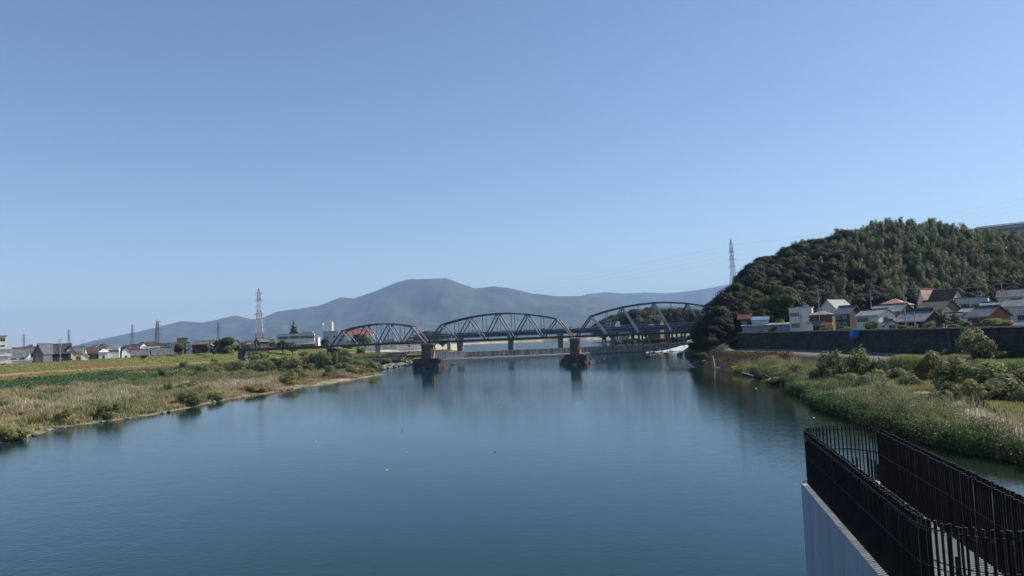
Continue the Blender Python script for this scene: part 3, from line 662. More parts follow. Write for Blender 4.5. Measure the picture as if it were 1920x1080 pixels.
# right shore weeds, dense and leafy
x, y = scatter(lambda x, y, R: (x-xsr(y) > -.9) & (x-xsr(y) < 7.5+6*(fbm(x, y, 11, 43)-.5)) & (y < 190) & ~((np.abs(x-xsr(y)-GB(y)) < 2.3) & (y < 100)), 34, 75, 40, 190, 60000, 9)
cl = mixc((.08, .13, .045), (.20, .235, .09), ss(.45, .65, fbm(x, y, 4, 37))); 
v, q, c = leaves(x, y, np.maximum(GH(x, y), 0), .3+3.6*fbm(x, y, 3.2, 28, 3)**2, .10, cl, 10, 14, .25)
tag(npmesh('shore_weeds', v, q, M_grass, c), 'dense dark green leafy weeds along the right shoreline', 'weeds', kind='stuff')
x, y = scatter(lambda x, y, R: (x-xsr(y) > -1.0) & (x-xsr(y) < 2.2) & (y < 175), 34, 75, 40, 175, 80000, 59)
v, q, c = leaves(x, y, np.zeros(len(x)), 1.0+1.3*fbm(x, y, 4, 28, 2), .11, mixc((.04, .075, .025), (.08, .12, .04), fbm(x, y, 3, 44)), 60, 22, .2)  # leaf colour darkened to paint the shadow band at the waterline
tag(npmesh('shaded_waterside_bushes', v, q, M_grass, c), 'leafy tangle along the right waterline, coloured dark for its shadow band', 'bushes', kind='stuff')
x, y = scatter(lambda x, y, R: (x-xsr(y) > 0) & (x-xsr(y) < 9) & (y < 190), 34, 75, 40, 190, 16000, 29)
v, q, c = blades(x, y, GH(x, y), .5+3.6*fbm(x, y, 3.2, 28, 3)**2, .02, mixc((.26, .24, .13), (.32, .25, .18), fbm(x, y, 3, 3)), 12, 4, .2)
tag(npmesh('seeding_grass', v, q, M_grass, c), 'pale seeding grass stalks above the right shoreline weeds', 'grass', kind='stuff')
x, y = scatter(lambda x, y, R: (x-xsr(y) > 1) & (x < WX(y)-8.8) & (y > 183) & (y < 242), 50, 75, 183, 242, 9000, 49)
v, q, c = leaves(x, y, GH(x, y), .15+.9*fbm(x, y, 4, 68)**1.5, .16, mixc((.09, .06, .04), (.10, .10, .04), ss(.5, .62, fbm(x, y, 6, 91))), 50, 6, .3)
tag(npmesh('dry_brush', v, q, M_grass, c), 'dry brown brush on the bank slope below the road', 'brush', kind='stuff')
# thin scrub around both banks behind
x, y = scatter(lambda x, y, R: (TL(x, y) > .03) & (TL(x, y) < .5) & (y > 255), -140, -30, 255, 470, 26000, 19)
v, q, c = leaves(x, y, GH(x, y), .3+1.6*fbm(x, y, 6, 28)**1.5, .3, mixc((.09, .125, .05), (.24, .20, .10), ss(.4, .6, fbm(x, y, 12, 71))), 20, 5, .7)
tag(npmesh('bank_scrub', v, q, M_grass, c), 'mixed green and tan scrub on the left bank near the bridge', 'scrub', kind='stuff')
x, y = scatter(lambda x, y, R: (HILL(x, y) > .3) & (x < 300), 80, 300, 255, 450, 40000, 39)
v, q, c = leaves(x, y, GH(x, y), .4+1.2*fbm(x, y, 9, 28), .5, mixc((.010, .018, .006), (.02, .03, .01), fbm(x, y, 12, 71)), 40, 3, .9)  # near-black leaf colour paints the shade in gaps between the trees
tag(npmesh('undergrowth', v, q, M_grass, c), 'undergrowth beneath the hill trees, coloured dark for the shaded gaps', 'undergrowth', kind='stuff')
# ------------------------------------------------------------------ the old truss bridge
A1 = W(804, 639, 303.0); A2 = W(1077, 629, 284.5)
bd = Vector((A2.x-A1.x, A2.y-A1.y, 0)); SP = bd.length; bd.normalize(); bn = Vector((-bd.y, bd.x, 0))     # bn: away from the camera
if bn.y < 0: bn = -bn
ZB = 10.3; HW = 2.1      # level of the bottom chord, half the width between the trusses
def BP(s, off, z):       # s metres along from pier 1
    return Vector((A1.x, A1.y, 0)) + bd*s + bn*off + Vector((0, 0, z))
def truss(s0, label, m_top, m_rightpost, m_diag_lit, m_bot, SP=SP, hs=(0, 7.0, 8.4, 9.5, 10.1, 10.4, 10.2, 9.5, 8.5, 7.2, 0)):
    N_ = len(hs)-1; TH = 1.1 if hs[5] > 11 else 1.0
    root = empty('truss_span', BP(s0, 0, 0)+Vector((0, 0, ZB)), math.atan2(bd.y, bd.x), label, 'bridge span', 'steel truss spans of the old railway bridge')
    g = .5
    def bld(nm, m, f):
        mb = MB(); f(mb); return mb.build(nm, m, root)
    for sd_ in (-HW, HW):
        T = [Vector((g+(SP-2*g)*i/N_, sd_, hs[i])) for i in range(N_+1)]; Bm = [Vector((g+(SP-2*g)*i/N_, sd_, 0)) for i in range(N_+1)]
        bld('top_chord', m_top, lambda q: q.path(T[1:N_], .46, .5))
        bld('bottom_chord', m_bot, lambda q: q.path([Bm[0], Bm[N_]], .4, .55))
        bld('end_post', m_top, lambda q: q.bar(Bm[0], T[1], .42, .5)); bld('end_post', m_rightpost, lambda q: q.bar(Bm[N_], T[N_-1], .42, .5))
        for i in range(1, N_-2, 2):     # falling diagonals take pale steel as painted sunlight; rising partners stay dark
            bld('diagonal', m_diag_lit, lambda q: q.bar(T[i], Bm[i+1], .36*TH, .42*TH)); bld('diagonal', m_top, lambda q: q.bar(Bm[i+1], T[i+2], .28*TH, .36*TH))
        for i in range(2, N_-1, 2): bld('vertical', m_top, lambda q: q.bar(Bm[i], T[i], .16))
        for i in range(1, N_, 2): bld('vertical', m_top, lambda q: q.bar(Bm[i], T[i], .12))
        bld('handrail', m_pale_, lambda q: (q.path([(0, sd_*1.5, 1.35), (SP, sd_*1.5, 1.35)], .06), [q.bar((k*2.0, sd_*1.5, .1), (k*2.0, sd_*1.5, 1.35), .05) for k in range(int(SP/2)+1)]))
    for i in range(1, N_):
        x_ = g+(SP-2*g)*i/N_; bld('cross_strut', m_top, lambda q: q.bar((x_, -HW, hs[i]), (x_, HW, hs[i]), .16))
    def lac(q):
        for i in range(1, N_-1):
            a, b = g+(SP-2*g)*i/N_, g+(SP-2*g)*(i+1)/N_; q.bar((a, -HW, hs[i]), (b, HW, hs[i+1]), .08); q.bar((a, HW, hs[i]), (b, -HW, hs[i+1]), .08)
    bld('lateral_bracing', m_top, lac)
    def portal(q, a, b, h):
        for k in (0, 1): q.bar((a+(b-a)*k*.16, -HW, h*(1-k*.16)-.1), (a+(b-a)*k*.16, HW, h*(1-k*.16)-.1), .22)
        q.bar((a, -HW, h-.1), (a+(b-a)*.16, HW, h*.84), .1); q.bar((a, HW, h-.1), (a+(b-a)*.16, -HW, h*.84), .1)
    bld('portal_frame', m_top, lambda q: portal(q, g+(SP-2*g)/N_, g, hs[1])); bld('portal_frame', m_rightpost, lambda q: portal(q, g+(SP-2*g)*(1-1/N_), SP-g, hs[N_-1]))
    def flo(q):
        for i in range(21): q.bar((g+(SP-2*g)*i/20, -HW, .05), (g+(SP-2*g)*i/20, HW, .05), .25, .45)
        for o in (-.7, .7): q.bar((0, o, .2), (SP, o, .2), .25, .4)
    bld('floor_beams', m_bot, flo)
    bld('walkway', m_bot, lambda q: [q.box((SP/2, o, .36), (SP, 1.0, .1)) for o in (-HW*1.28, HW*1.28)])
    bld('track', M_rust, lambda q: [q.bar((0, o, .52), (SP, o, .52), .08, .14) for o in (-.53, .53)])
    bld('sleepers', M_dark, lambda q: [q.box((k*.8+.4, 0, .43), (.22, 2.0, .14)) for k in range(int(SP/.8))])
    bld('lamp', M_white, lambda q: [q.bar((g+(SP-2*g)*i/N_-.5, 0, hs[i]*.62), (g+(SP-2*g)*i/N_+.5, 0, hs[i]*.62), .16) for i in range(2, N_, 2)])
m_pale_ = M_pale; S1 = 44.5
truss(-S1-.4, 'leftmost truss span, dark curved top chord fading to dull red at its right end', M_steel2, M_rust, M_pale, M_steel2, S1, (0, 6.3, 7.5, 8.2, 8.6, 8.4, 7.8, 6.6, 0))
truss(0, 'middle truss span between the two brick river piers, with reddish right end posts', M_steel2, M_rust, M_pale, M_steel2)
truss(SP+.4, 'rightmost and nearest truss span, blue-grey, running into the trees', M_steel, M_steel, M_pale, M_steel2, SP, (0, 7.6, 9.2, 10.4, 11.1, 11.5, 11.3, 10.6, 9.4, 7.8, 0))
# approach girder on the left
E = MB(); q0 = -S1-1.0; q1 = q0-46
ap = empty('approach_girder', BP(q1, 0, ZB), math.atan2(bd.y, bd.x), 'low dark plate girder leading from the levee to the first truss span', 'bridge span')
for o in (-1.0, 1.0): mb = MB(); mb.box((23, o, -.15), (45.6, .3, 1.1)); mb.build('girder', M_steel2, ap)
mb = MB(); mb.box((23, 0, .48), (45.6, 3.4, .12)); mb.build('deck', M_steel2, ap)
for o in (-1.7, 1.7):
    mb = MB(); mb.bar((0, o, 1.5), (45.6, o, 1.5), .05); [mb.bar((k*2, o, .5), (k*2, o, 1.5), .05) for k in range(23)]; mb.build('handrail', M_pale, ap)
px = BP(q1+1, 0, 0); mb = MB(); mb.box((px.x, px.y, 8.3), (2.4, 4, 3.2), math.atan2(bd.y, bd.x), .85); tag(mb.build('abutment', M_rockd, None), 'dark concrete abutment under the left end of the approach girder', 'abutment')
# brick piers
def brick_pier(s, zb, label, wreck=1.0, body=(3.3, 4.2), mb_=None):
    mb_ = mb_ or M_brick
    c = BP(s, 0, 0); rz = math.atan2(bd.y, bd.x); root = empty('brick_pier', (c.x, c.y, zb), rz, label, 'bridge pier', 'brick piers of the old railway bridge')
    H = ZB-.45-zb; a, b = body; mb = MB()
    lo = 3.6*wreck
    mb.box((0, 0, lo+(H-lo-.6)/2), (a*1.12, b*1.08, H-lo-.6), 0, .9); mb.build('shaft', mb_, root)
    mb = MB(); mb.box((0, 0, H-.3), (a*1.12, b*1.05, .6)); mb.build('cap', M_conc_w, root)
    R = random.Random(int(s)+3); mb = MB()
    def blob(cx, cy, r, hh):
        n = 9; p0 = [(cx+math.cos(2*PI*k/n)*r[0]*R.uniform(.85, 1.1), cy+math.sin(2*PI*k/n)*r[1]*R.uniform(.85, 1.1)) for k in range(n)]
        p1 = [(cx+(X-cx)*R.uniform(.75, .95), cy+(Y-cy)*R.uniform(.75, .95)) for X, Y in p0]; mb.prism(p0, -.8, hh, p1)
    if wreck: blob(0, 0, (a*1.75, b*.85), lo*.98); blob(-.4, -.8, (a*1.9, b*.8), lo*.62); blob(a*.9, -.3, (a*1.0, b*.6), lo*.85); mb.build('footing', M_foot, root)
    if wreck:
        mb = MB()
        for k in range(16):
            t = R.uniform(0, 2*PI); mb.box((math.cos(t)*a*1.9, math.sin(t)*b*.95, R.uniform(-.2, .5)), (R.uniform(.5, 1.3), R.uniform(.5, 1.1), R.uniform(.4, .9)), R.uniform(0, 3), .8)
        mb.build('broken_masonry', M_rock, root)
        mb = MB(); mb.box((a*.57+.02, 0, H*.62), (.14, .9, H*.5)); mb.build('stone_corner', M_conc, root)
    return root
brick_pier(-.2, 0, 'brown brick river pier on a broken footing under the left end of the middle span', 1.1, (3.9, 5.0))
brick_pier(SP+.2, 0, 'brown brick river pier on a square footing between the middle and right spans', 1.05, (3.0, 5.0))
brick_pier(-S1-.6, gz(*BP(-S1-.6, 0, 0)[:2])-.3, 'dark brick pier hidden in bushes under the left end of the first span', 0, (2.8, 4.0), M_foot)
brick_pier(2*SP+.6, gz(*BP(2*SP+.6, 0, 0)[:2])-.5, 'brick end pier of the right span buried in the trees', 0, (3.0, 4.0))

# ------------------------------------------------------------------ the newer road bridge behind
NA = W(690, 640, 505); NB_ = W(1330, 620, 474); nd = Vector((NB_.x-NA.x, NB_.y-NA.y, 0)); NL = nd.length; nd.normalize(); nrz = math.atan2(nd.y, nd.x)
rb = empty('road_bridge', (NA.x, NA.y, 0), nrz, 'long blue-grey girder road bridge on concrete piers behind the truss bridge', 'bridge')
for o in (-3.5, 0, 3.5): mb = MB(); mb.box((NL/2+20, o, 13.2), (NL-26, .5, 2.0)); mb.build('girder', M_rail, rb)
mb = MB(); mb.box((NL/2+20, 0, 14.45), (NL-26, 9.6, .4)); mb.build('deck', M_conc, rb)
for o in (-4.7, 4.7):
    mb = MB(); mb.box((NL/2+20, o, 14.95), (NL-26, .16, .7)); mb.build('parapet', M_rail, rb)
    mb = MB(); [mb.bar((30+k*3, o, 15.2), (30+k*3, o, 16.1), .1) for k in range(int((NL-30)/3))]; mb.bar((33, o, 16.1), (NL+6, o, 16.1), .12); mb.bar((33, o, 15.7), (NL+6, o, 15.7), .07); mb.build('handrail', M_pale, rb)
for px_ in (863, 958, 1051, 1150, 1251):
    D_ = np.interp(px_, [690, 1330], [505, 474]); X_ = PX(px_, D_); s = (Vector((X_, D_, 0))-Vector((NA.x, NA.y, 0))).dot(nd)
    mb = MB(); mb.prism([(s-1.5, -4), (s, -5), (s+1.5, -4), (s+1.5, 4), (s, 5), (s-1.5, 4)], 1.5, 10.9); mb.build('pier', M_conc_w, rb)
    mb = MB(); mb.box((s, 0, 11.5), (3.4, 9.4, 1.4)); mb.build('pier_cap', M_conc_w, rb)
# low older approach viaduct on the left bank behind the first span
va = empty('viaduct', (W(640, 645, 455).x, 455, 0), 0, 'low dark approach viaduct on the left bank behind the first truss span', 'viaduct')
L_ = W(850, 640, 470).x-W(640, 645, 455).x
mb = MB(); mb.bar((0, 0, 9.6), (L_, 22, 12.6), 6, 1.1); mb.build('deck', M_steel2, va)
for f, h in ((.31, 9.3), (.95, 10.5)):
    mb = MB(); mb.box((L_*f, 22*f, h/2+1), (2.3, 4, h-1)); mb.build('pier', M_conc, va)
mb = MB(); [mb.bar((L_*k/24, 22*k/24-3, 10.1+3*k/24), (L_*k/24, 22*k/24-3, 11.3+3*k/24), .1) for k in range(25)]; mb.bar((0, -3, 11.3), (L_, 19, 14.3), .1); mb.build('handrail', M_pale, va)

# items standing on the road bridge
def on_bridge(px_, off=0): D_ = np.interp(px_, [690, 1330], [505, 474]); X_ = PX(px_, D_); return Vector((X_, D_+off, 0))
def car(loc, rz, kind, mbody, label, cat, group=None):
    L, Wd, H = {'car': (4.2, 1.7, 1.5), 'van': (4.8, 1.9, 2.2), 'truck': (6.5, 2.1, 2.9)}[kind]
    root = empty({'car': 'parked_car', 'van': 'van', 'truck': 'box_truck'}[kind], loc, rz, label, cat, group)
    mb = MB(); h1 = H*.55
    if kind == 'car': prof = [(-L/2, .3), (-L/2, .85), (-L/2+.2, .95), (-L*.33, 1.42), (L*.12, 1.47), (L*.28, .98), (L/2-.1, .85), (L/2, .3)]
    elif kind == 'van': prof = [(-L/2, .3), (-L/2, 2.1), (L*.25, 2.15), (L*.4, 1.2), (L/2, .9), (L/2, .3)]
    else: prof = [(L*.22, .4), (L*.22, 2.1), (L*.42, 2.1), (L/2, 1.3), (L/2, .4)]
    n = len(prof); vs = [(a, -Wd/2, b) for a, b in prof]+[(a, Wd/2, b) for a, b in prof]
    mb.add(vs, [tuple(range(n-1, -1, -1)), tuple(range(n, 2*n))]+[(k, (k+1) % n, n+(k+1) % n, n+k) for k in range(n)]); mb.build('body', mbody, root)
    if kind == 'truck': mb = MB(); mb.box((-L*.15, 0, 1.85), (L*.7, Wd*1.02, 2.1)); mb.build('cargo_box', M_white, root)
    mb = MB(); g = MB()
    if kind == 'car': g.box((-.35, 0, 1.2), (1.9, Wd+.02, .34), 0, .9)
    elif kind == 'van': g.box((.2, 0, 1.65), (3.4, Wd+.02, .5))
    else: g.box((L*.33, 0, 1.6), (.9, Wd+.02, .5))
    g.build('window', M_glass, root)
    for a in (-L*.3, L*.32):
        for b in (-Wd/2+.05, Wd/2-.05): q = MB(); q.bar((a, b-.1, .32), (a, b+.1, .32), .46, .46, 12); q.build('wheel', M_dark, root)
    return root
M_carw = mat('white_car_paint', (.72, .72, .72), .3, .03, 1, spec=.6); M_cars = mat('silver_car_paint', (.42, .43, .45), .3, .03, 1, spec=.6); M_carb = mat('dark_car_paint', (.05, .06, .08), .3, .03, 1, spec=.6)
for px_, kd, m_, lb in [(1071, 'van', M_carw, 'white van on the road bridge between the middle and right truss spans'), (930, 'car', M_cars, 'silver car on the road bridge behind the middle of the central truss'), (1020, 'car', M_carb, 'dark car on the road bridge behind the right part of the central truss'), (1222, 'car', M_carw, 'white car on the road bridge behind the right truss span')]:
    p = on_bridge(px_, rnd.uniform(-2, 2)); car((p.x, p.y, 14.66), nrz, kd, m_, lb, 'van' if kd == 'van' else 'car')
p = on_bridge(871, -2.5)
s_ = empty('round_sign', (p.x, p.y, 14.6), nrz, 'tall white oval board on the road bridge near the left end of the middle truss', 'sign')
mb = MB(); n = 20; pl = [(math.cos(2*PI*k/n)*1.7, 3.0+math.sin(2*PI*k/n)*2.6) for k in range(n)]
mb.add([(a, -.15, b) for a, b in pl]+[(a, .15, b) for a, b in pl], [tuple(range(n-1, -1, -1)), tuple(range(n, 2*n))]+[(k, (k+1) % n, n+(k+1) % n, n+k) for k in range(n)]); mb.build('board', M_white, s_)
mb = MB(); mb.bar((0, 0, 0), (0, 0, .6), .5); mb.build('post', M_pyl, s_)
p = on_bridge(1151, 0)
s_ = empty('gatehouse', (p.x, p.y, 14.6), nrz, 'small blue and white gatehouse standing on the road bridge behind the right truss span', 'building')
mb = MB(); mb.box((-2.2, 0, 1.7), (6, 4, 3.4)); mb.build('wall', mat('pale_blue_paint', (.25, .38, .55), .5, .1, .8), s_)
mb = MB(); mb.box((2.6, 0, 2.0), (3.2, 4.6, 4.4)); mb.build('tower', M_white, s_)
mb = MB(); mb.box((-2.2, 0, 3.5), (6.6, 4.6, .25)); mb.build('roof', M_conc, s_)
for a in (-4.2, -2.8, -1.3): mb = MB(); mb.box((a, -2.02, 1.9), (.9, .06, 1.5)); mb.build('window', M_glass, s_)

# ------------------------------------------------------------------ weir
wa = WEA; wb = WEB; wd = Vector((wb.x-wa.x+6, wb.y-wa.y, 0)); WL = wd.length; wd.normalize()
wr = empty('weir', (wa.x, wa.y, 0), math.atan2(wd.y, wd.x), 'long grey stained concrete weir crossing the river under the bridges', 'weir')
M_weir = mat('stained_weir_concrete', (.24, .235, .22), .9, .35, .25, .03, 4, stain=.85)
mb = MB(); mb.prism([(WL*.0-2, 1.5), (WL+3, 1.5), (WL+3, 4.8), (-2, 4.8)], -1, 4.05, [(-2, 2.2), (WL+3, 2.2), (WL+3, 4.4), (-2, 4.4)]); mb.build('wall', M_weir, wr)
mb = MB(); mb.box((WL*.27, -1.0, .15), (WL*.60, 5.0, 1.2)); mb.build('apron', mat('sunlit_apron', (.58, .56, .52), .8, .1, .3), wr)  # whitened base colour paints in the sunlit top of the ledge
mb = MB(); mb.box((WL*.79, .4, -.1), (WL*.42, 2.2, 1.0)); mb.build('apron', M_rockd, wr)
for k in range(22): mb = MB(); mb.box((WL*(k+.5)/22, 1.62, 1.6), (.35, .5, 4.2)); mb.build('buttress', M_conc_w, wr)
mb = MB(); mb.box((4, 2.6, 2.6), (18, 4.6, 4.2)); mb.build('abutment', M_conc, wr)
# white water of the fishway at the right end
R_ = np.random.default_rng(3); uu = np.linspace(0, 1, 40); vv = np.linspace(0, 1, 22); UU, VV = np.meshgrid(uu, vv)
P0 = W(1206, 662, 415); x0 = P0.x
XX = x0+UU*30*(1-.10*VV); z_ = .12+VV*2.8*np.clip((UU-.2)*1.9, 0, 1); YY = 405+VV*(17)+UU*3+0*UU
z_ = z_+(fbm(XX, YY, 1.6, 3)-.5)*.9
msk = VV > .0
ii = np.arange(40*22).reshape(22, 40); Q = np.stack([ii[:-1, :-1], ii[:-1, 1:], ii[1:, 1:], ii[1:, :-1]], -1).reshape(-1, 4)
top = np.stack([XX, YY, z_], -1).reshape(-1, 3)
cy = (Q[:, 0] // 40)/21; cx = (Q[:, 0] % 40)/39; keep = (cy < .10+cx*.85) & (R_.uniform(size=len(cy)) < .93)
M_foam = mat('white_water', (.28, .38, .40), .6, .25, 1.6, .3, 2, col2=(.72, .75, .75), stretch=(1, .35, 1))
tag(npmesh('white_water', top, Q[keep], M_foam, smooth=True), 'white foaming water rushing down at the right end of the weir', kind='stuff')
# terraced steps on left bank
st = empty('river_steps', (0, 0, 0), 0, 'dark terraced steps on the left bank under the first truss span', 'steps')
p = WZ(695, 676, 2.5)
for k in range(5):
    mb = MB(); mb.box((p.x+k*1.3+6, p.y+4+k*3.2, 2.2+k*.75), (17-k*1.3, 3.2, .7)); mb.build('step', M_conc_w if k % 2 else M_rockd, st)
bl = WZ(780, 668, 2.5)
mb = MB(); mb.box((bl.x-3, bl.y+3, 3.6), (13, .6, 1.6), .05); mb.box((bl.x+1, bl.y-3, 2.3), (9, 4, 1.6), .2); tag(mb.build('retaining_block', M_conc), 'pale concrete blocks beside the left brick pier on the bank', 'wall')

# ------------------------------------------------------------------ rocks
def rock_mesh(seed, m=None):
    R = random.Random(seed); import bmesh
    bm = bmesh.new(); bmesh.ops.create_icosphere(bm, subdivisions=2, radius=1)
    for v in bm.verts:
        n = v.co.normalized(); k = 1+.22*math.sin(n.x*3+seed)+.18*math.cos(n.y*4+seed*2)+R.uniform(-.1, .1); v.co = n*k; v.co.z *= .6; v.co.x *= 1.25
    me = bpy.data.meshes.new('rock'); bm.to_mesh(me); bm.free(); me.materials.append(m or M_rock); return me
RM = [rock_mesh(i) for i in range(4)]; RD = [rock_mesh(i+9, M_rockd) for i in range(3)]
def rock(x, y, z, s, label, group, dark=False, R=rnd):
    o = bpy.data.objects.new('rock', R.choice(RD if dark else RM)); link(o); o.location = (x, y, z); o.scale = (s, s*R.uniform(.7, 1), s*R.uniform(.7, 1.1)); o.rotation_euler = (0, 0, R.uniform(0, 6))
    return tag(o, label, 'rock', group)
R = random.Random(21)
for i in range(46):
    u = i/45; px_ = 702+u*92+R.uniform(-3, 3); py_ = np.interp(px_, [700, 742, 775, 796], [691, 685, 680, 676])+R.uniform(-3.5, .6); q = WZ(px_, py_, .8)
    rock(q.x, q.y, max(gz(q.x, q.y), 0)+.25, R.uniform(.6, 1.7), 'pale riprap boulder on the left bank between the spit and the brick pier', 'riprap boulders left of the brick pier', False, R)
for i in range(34):
    px_ = 574+R.uniform(0, 90); py_ = np.interp(px_, [570, 620, 665], [702, 697, 692])+R.uniform(-2, 1.5); q = WZ(px_, py_, .7)
    rock(q.x, q.y, max(gz(q.x, q.y), 0)+.2, R.uniform(.4, 1.0), 'pale stone in the line of rocks along the left inlet', 'stones along the left inlet', False, R)
for px_, py_, s, lb in [(851, 684, .7, 'larger of the dark rocks right of the left brick pier'), (857, 682.5, .4, 'smaller dark rock right of the left brick pier'), (1107, 673, .5, 'dark rock just right of the square pier footing, nearer the weir'), (1111, 678, .5, 'dark rock just right of the square pier footing, nearer the camera'), (1123, 678, .4, 'lone small dark rock between the square pier and midstream'), (1131, 672.5, .5, 'first dark rock of the pair midstream'), (1141, 672.5, .5, 'second dark rock of the pair midstream'), (1216, 669.5, .9, 'leftmost dark rock below the white water'), (1227, 668, 1.2, 'upright dark rock below the white water'), (1238, 665, 1.0, 'dark rock touching the white water'), (1249, 663, .9, 'dark rock inside the white water'), (1275, 664, 1.4, 'dark rock at the right end of the white water')]:
    q = WZ(px_, py_, 0); rock(q.x, q.y, .1, s*1.4, lb, None, True, R)
for i in range(40):
    px_ = 1392+R.uniform(0, 118); py_ = np.interp(px_, [1390, 1430, 1480, 1510], [697, 704, 722, 742])+R.uniform(-3, 1.5); q = WZ(px_, py_, .4)
    rock(q.x, q.y, .15, R.uniform(.25, .7), 'stone or broken block at the waterline of the right bank', 'stones along the right waterline', R.random() < .4, R)
for i in range(36):
    y_ = R.uniform(205, 246); x_ = float(xsr(np.array([y_]))[0])+R.uniform(-1, 4) + (0 if y_ > 232 else 0)
    if y_ > 226: rock(x_, y_, gz(x_, y_)+.1, R.uniform(.8, 1.9), 'dark boulder at the foot of the wooded right shore', 'boulders under the wooded right shore', True, R)
for i in range(60):
    y_ = R.uniform(62, 96); x_ = float(xsr(np.array([y_]))[0])+R.uniform(10, 25)
    if fbm(np.array([x_]), np.array([y_]), 30, 51)[0] > .5: rock(x_, y_, gz(x_, y_)+.05, R.uniform(.12, .38), 'pale cobble on the gravel strip of the right bank', 'cobbles on the right bank gravel strip', False, R)
for i in range(26):
    y_ = R.uniform(88, 200); x_ = float(xsl(np.array([y_]))[0])-R.uniform(-.3, .8); rock(x_, y_, .1, R.uniform(.15, .5), 'small stone on the left water edge', 'stones on the left water edge', R.random() < .3, R)
# driftwood logs on right shore
for k, (px_, py_, a, L) in enumerate([(1430, 706, .4, 3.0), (1452, 709, 2.2, 2.6), (1404, 700, .1, 3.4), (1496, 712, 2.0, 2.4), (1440, 711, 1.0, 2.2), (1412, 703, 2.7, 2.5)]):
    q = WZ(px_, py_, .5); mb = MB(); d = Vector((math.cos(a), math.sin(a)*.6, .35)); mb.taper((0, 0, 0), d*L, .16, .08); mb.taper(d*L*.5, d*L*.5+Vector((.5, .3, .6)), .08, .03)
    o = mb.build('driftwood', mat('bleached_wood', (.38, .36, .33), .9, .2, 2)); o.location = (q.x, q.y, .25); tag(o, 'bleached driftwood branch tangled at the right waterline', 'driftwood', 'driftwood on the right shore')
q = WZ(1387, 694.5, .7); mb = MB(); mb.bar((-1.7, 0, .3), (1.7, .3, .45), .9, .55, 8); mb.bar((-2.0, 0, .8), (.6, .2, .9), .5, .3, 6)
o = mb.build('yellow_float', mat('yellow_plastic', (.62, .40, .04), .5, .1, 2)); o.location = q; tag(o, 'yellow floating drum bundle at the left tip of the right bank weeds', 'float')
for px_, py_, s, lb, dk in [(725, 882, .13, 'largest white speck of litter floating in midstream', 0), (592, 829, .10, 'white float left of the midstream litter', 0), (763, 848, .08, 'faint white float right of the largest one', 0), (939, 764, .12, 'small white float far out near the bridge reflection', 0), (928, 847, .09, 'small dark float right of midstream', 1), (754, 808, .09, 'small dark float upstream of the white litter', 1), (1252, 690, .2, 'white float near the wooded right shore', 0), (1418, 728, .15, 'pale float near the right bank debris', 0), (1526, 783, .12, 'white litter at the edge of the right shore weeds', 0)]:
    s *= .7; q = WZ(px_, py_, .03); mb = MB(); mb.bar((-s, 0, 0), (s, 0, 0), s*1.6, s*1.4, 8); mb.bar((s*.8, 0, 0), (s*1.5, 0, .02), s*.6, s*.6, 6)
    o = mb.build('floating_bottle', M_carb if dk else M_white); o.location = q; tag(o, lb, 'litter')

# ------------------------------------------------------------------ right bank: retaining wall, concrete corner
rw = empty('retaining_wall', (0, 0, ROADZ), 0, 'long dark stone retaining wall below the right-bank houses', 'wall')
z1 = WALLZ-ROADZ; ys_ = [40, 120, 185]+[192+6*k for k in range(9)]; mb = MB(); mc = MB(); mf = MB()
for ya, yb in zip(ys_[:-1], ys_[1:]):
    xa, xb = float(WX(ya)), float(WX(yb))
    mb.add([(xa-1.1, ya, -.6), (xb-1.1, yb, -.6), (xb+.4, yb, z1), (xa+.4, ya, z1), (xa+1.2, ya, -.6), (xb+1.2, yb, -.6), (xb+1.2, yb, z1), (xa+1.2, ya, z1)], [(0, 3, 2, 1), (4, 5, 6, 7), (3, 7, 6, 2), (1, 2, 6, 5), (0, 4, 7, 3)])
    mc.bar((xa+.75, ya, z1+.13), (xb+.75, yb, z1+.13), 1.2, .26); mf.bar((xa-1.6, ya, .1), (xb-1.6, yb, .1), .8, .4)
mb.build('wall_face', M_stone, rw); mc.build('coping', M_conc_w, rw); mf.build('foot_beam', M_conc_w, rw)
for k, yy in enumerate((212, 168, 130)):
    wx_ = float(WX(yy)); mb = MB(); mb.add([(wx_-1.3, yy, -.4), (wx_-1.3, yy+.9, -.4), (wx_+.2, yy+4.3, z1-.2), (wx_+.2, yy+3.4, z1-.2), (wx_+.6, yy+4.3, z1-.2), (wx_+.6, yy+3.4, z1-.2)], [(0, 1, 2, 3), (3, 2, 4, 5)]); mb.build('stair_line', mat('dark_wall_rib', (.05, .05, .055), .9, .2, 1), rw)
q = W(1628, 625, 168)
bt = empty('water_tank', (WX(q.y)-.6, q.y, WALLZ-1.6), 0, 'bright blue tank fixed at the top of the dark retaining wall', 'tank')
M_blue = mat('blue_plastic', (.02, .16, .50), .45, .15, 1)
mb = MB(); mb.box((-.4, 0, 1.0), (1.3, 1.9, 1.5), 0, .94); mb.build('tank_body', M_blue, bt); mb = MB(); mb.box((-.4, 0, 1.8), (1.4, 2.0, .12)); mb.build('lid', mat('blue_lid', (.015, .1, .36), .45, .1, 1), bt)
mb = MB(); mb.bar((-.4, -.7, -.3), (-.4, -.7, .25), .1); mb.bar((-.4, .7, -.3), (-.4, .7, .25), .1); mb.build('bracket', M_pyl, bt)
cr_ = empty('concrete_corner', (0, 0, 0), 0, 'low pale concrete edge around the corner of the brown bank slope', 'wall')
P1 = WZ(1341, 691.5, 0); P2 = WZ(1368, 693, 0); P3 = W(1347, 665, P1.y+20)
mb = MB(); mb.bar((P1.x, P1.y, .15), (P2.x+1, P2.y-1, .15), .6, .5); mb.build('footing', M_conc, cr_)
mb = MB(); mb.bar((P1.x, P1.y, .3), (P1.x+2, P1.y+9, 3.2), .3, .3); mb.build('edge_kerb', M_conc_w, cr_)
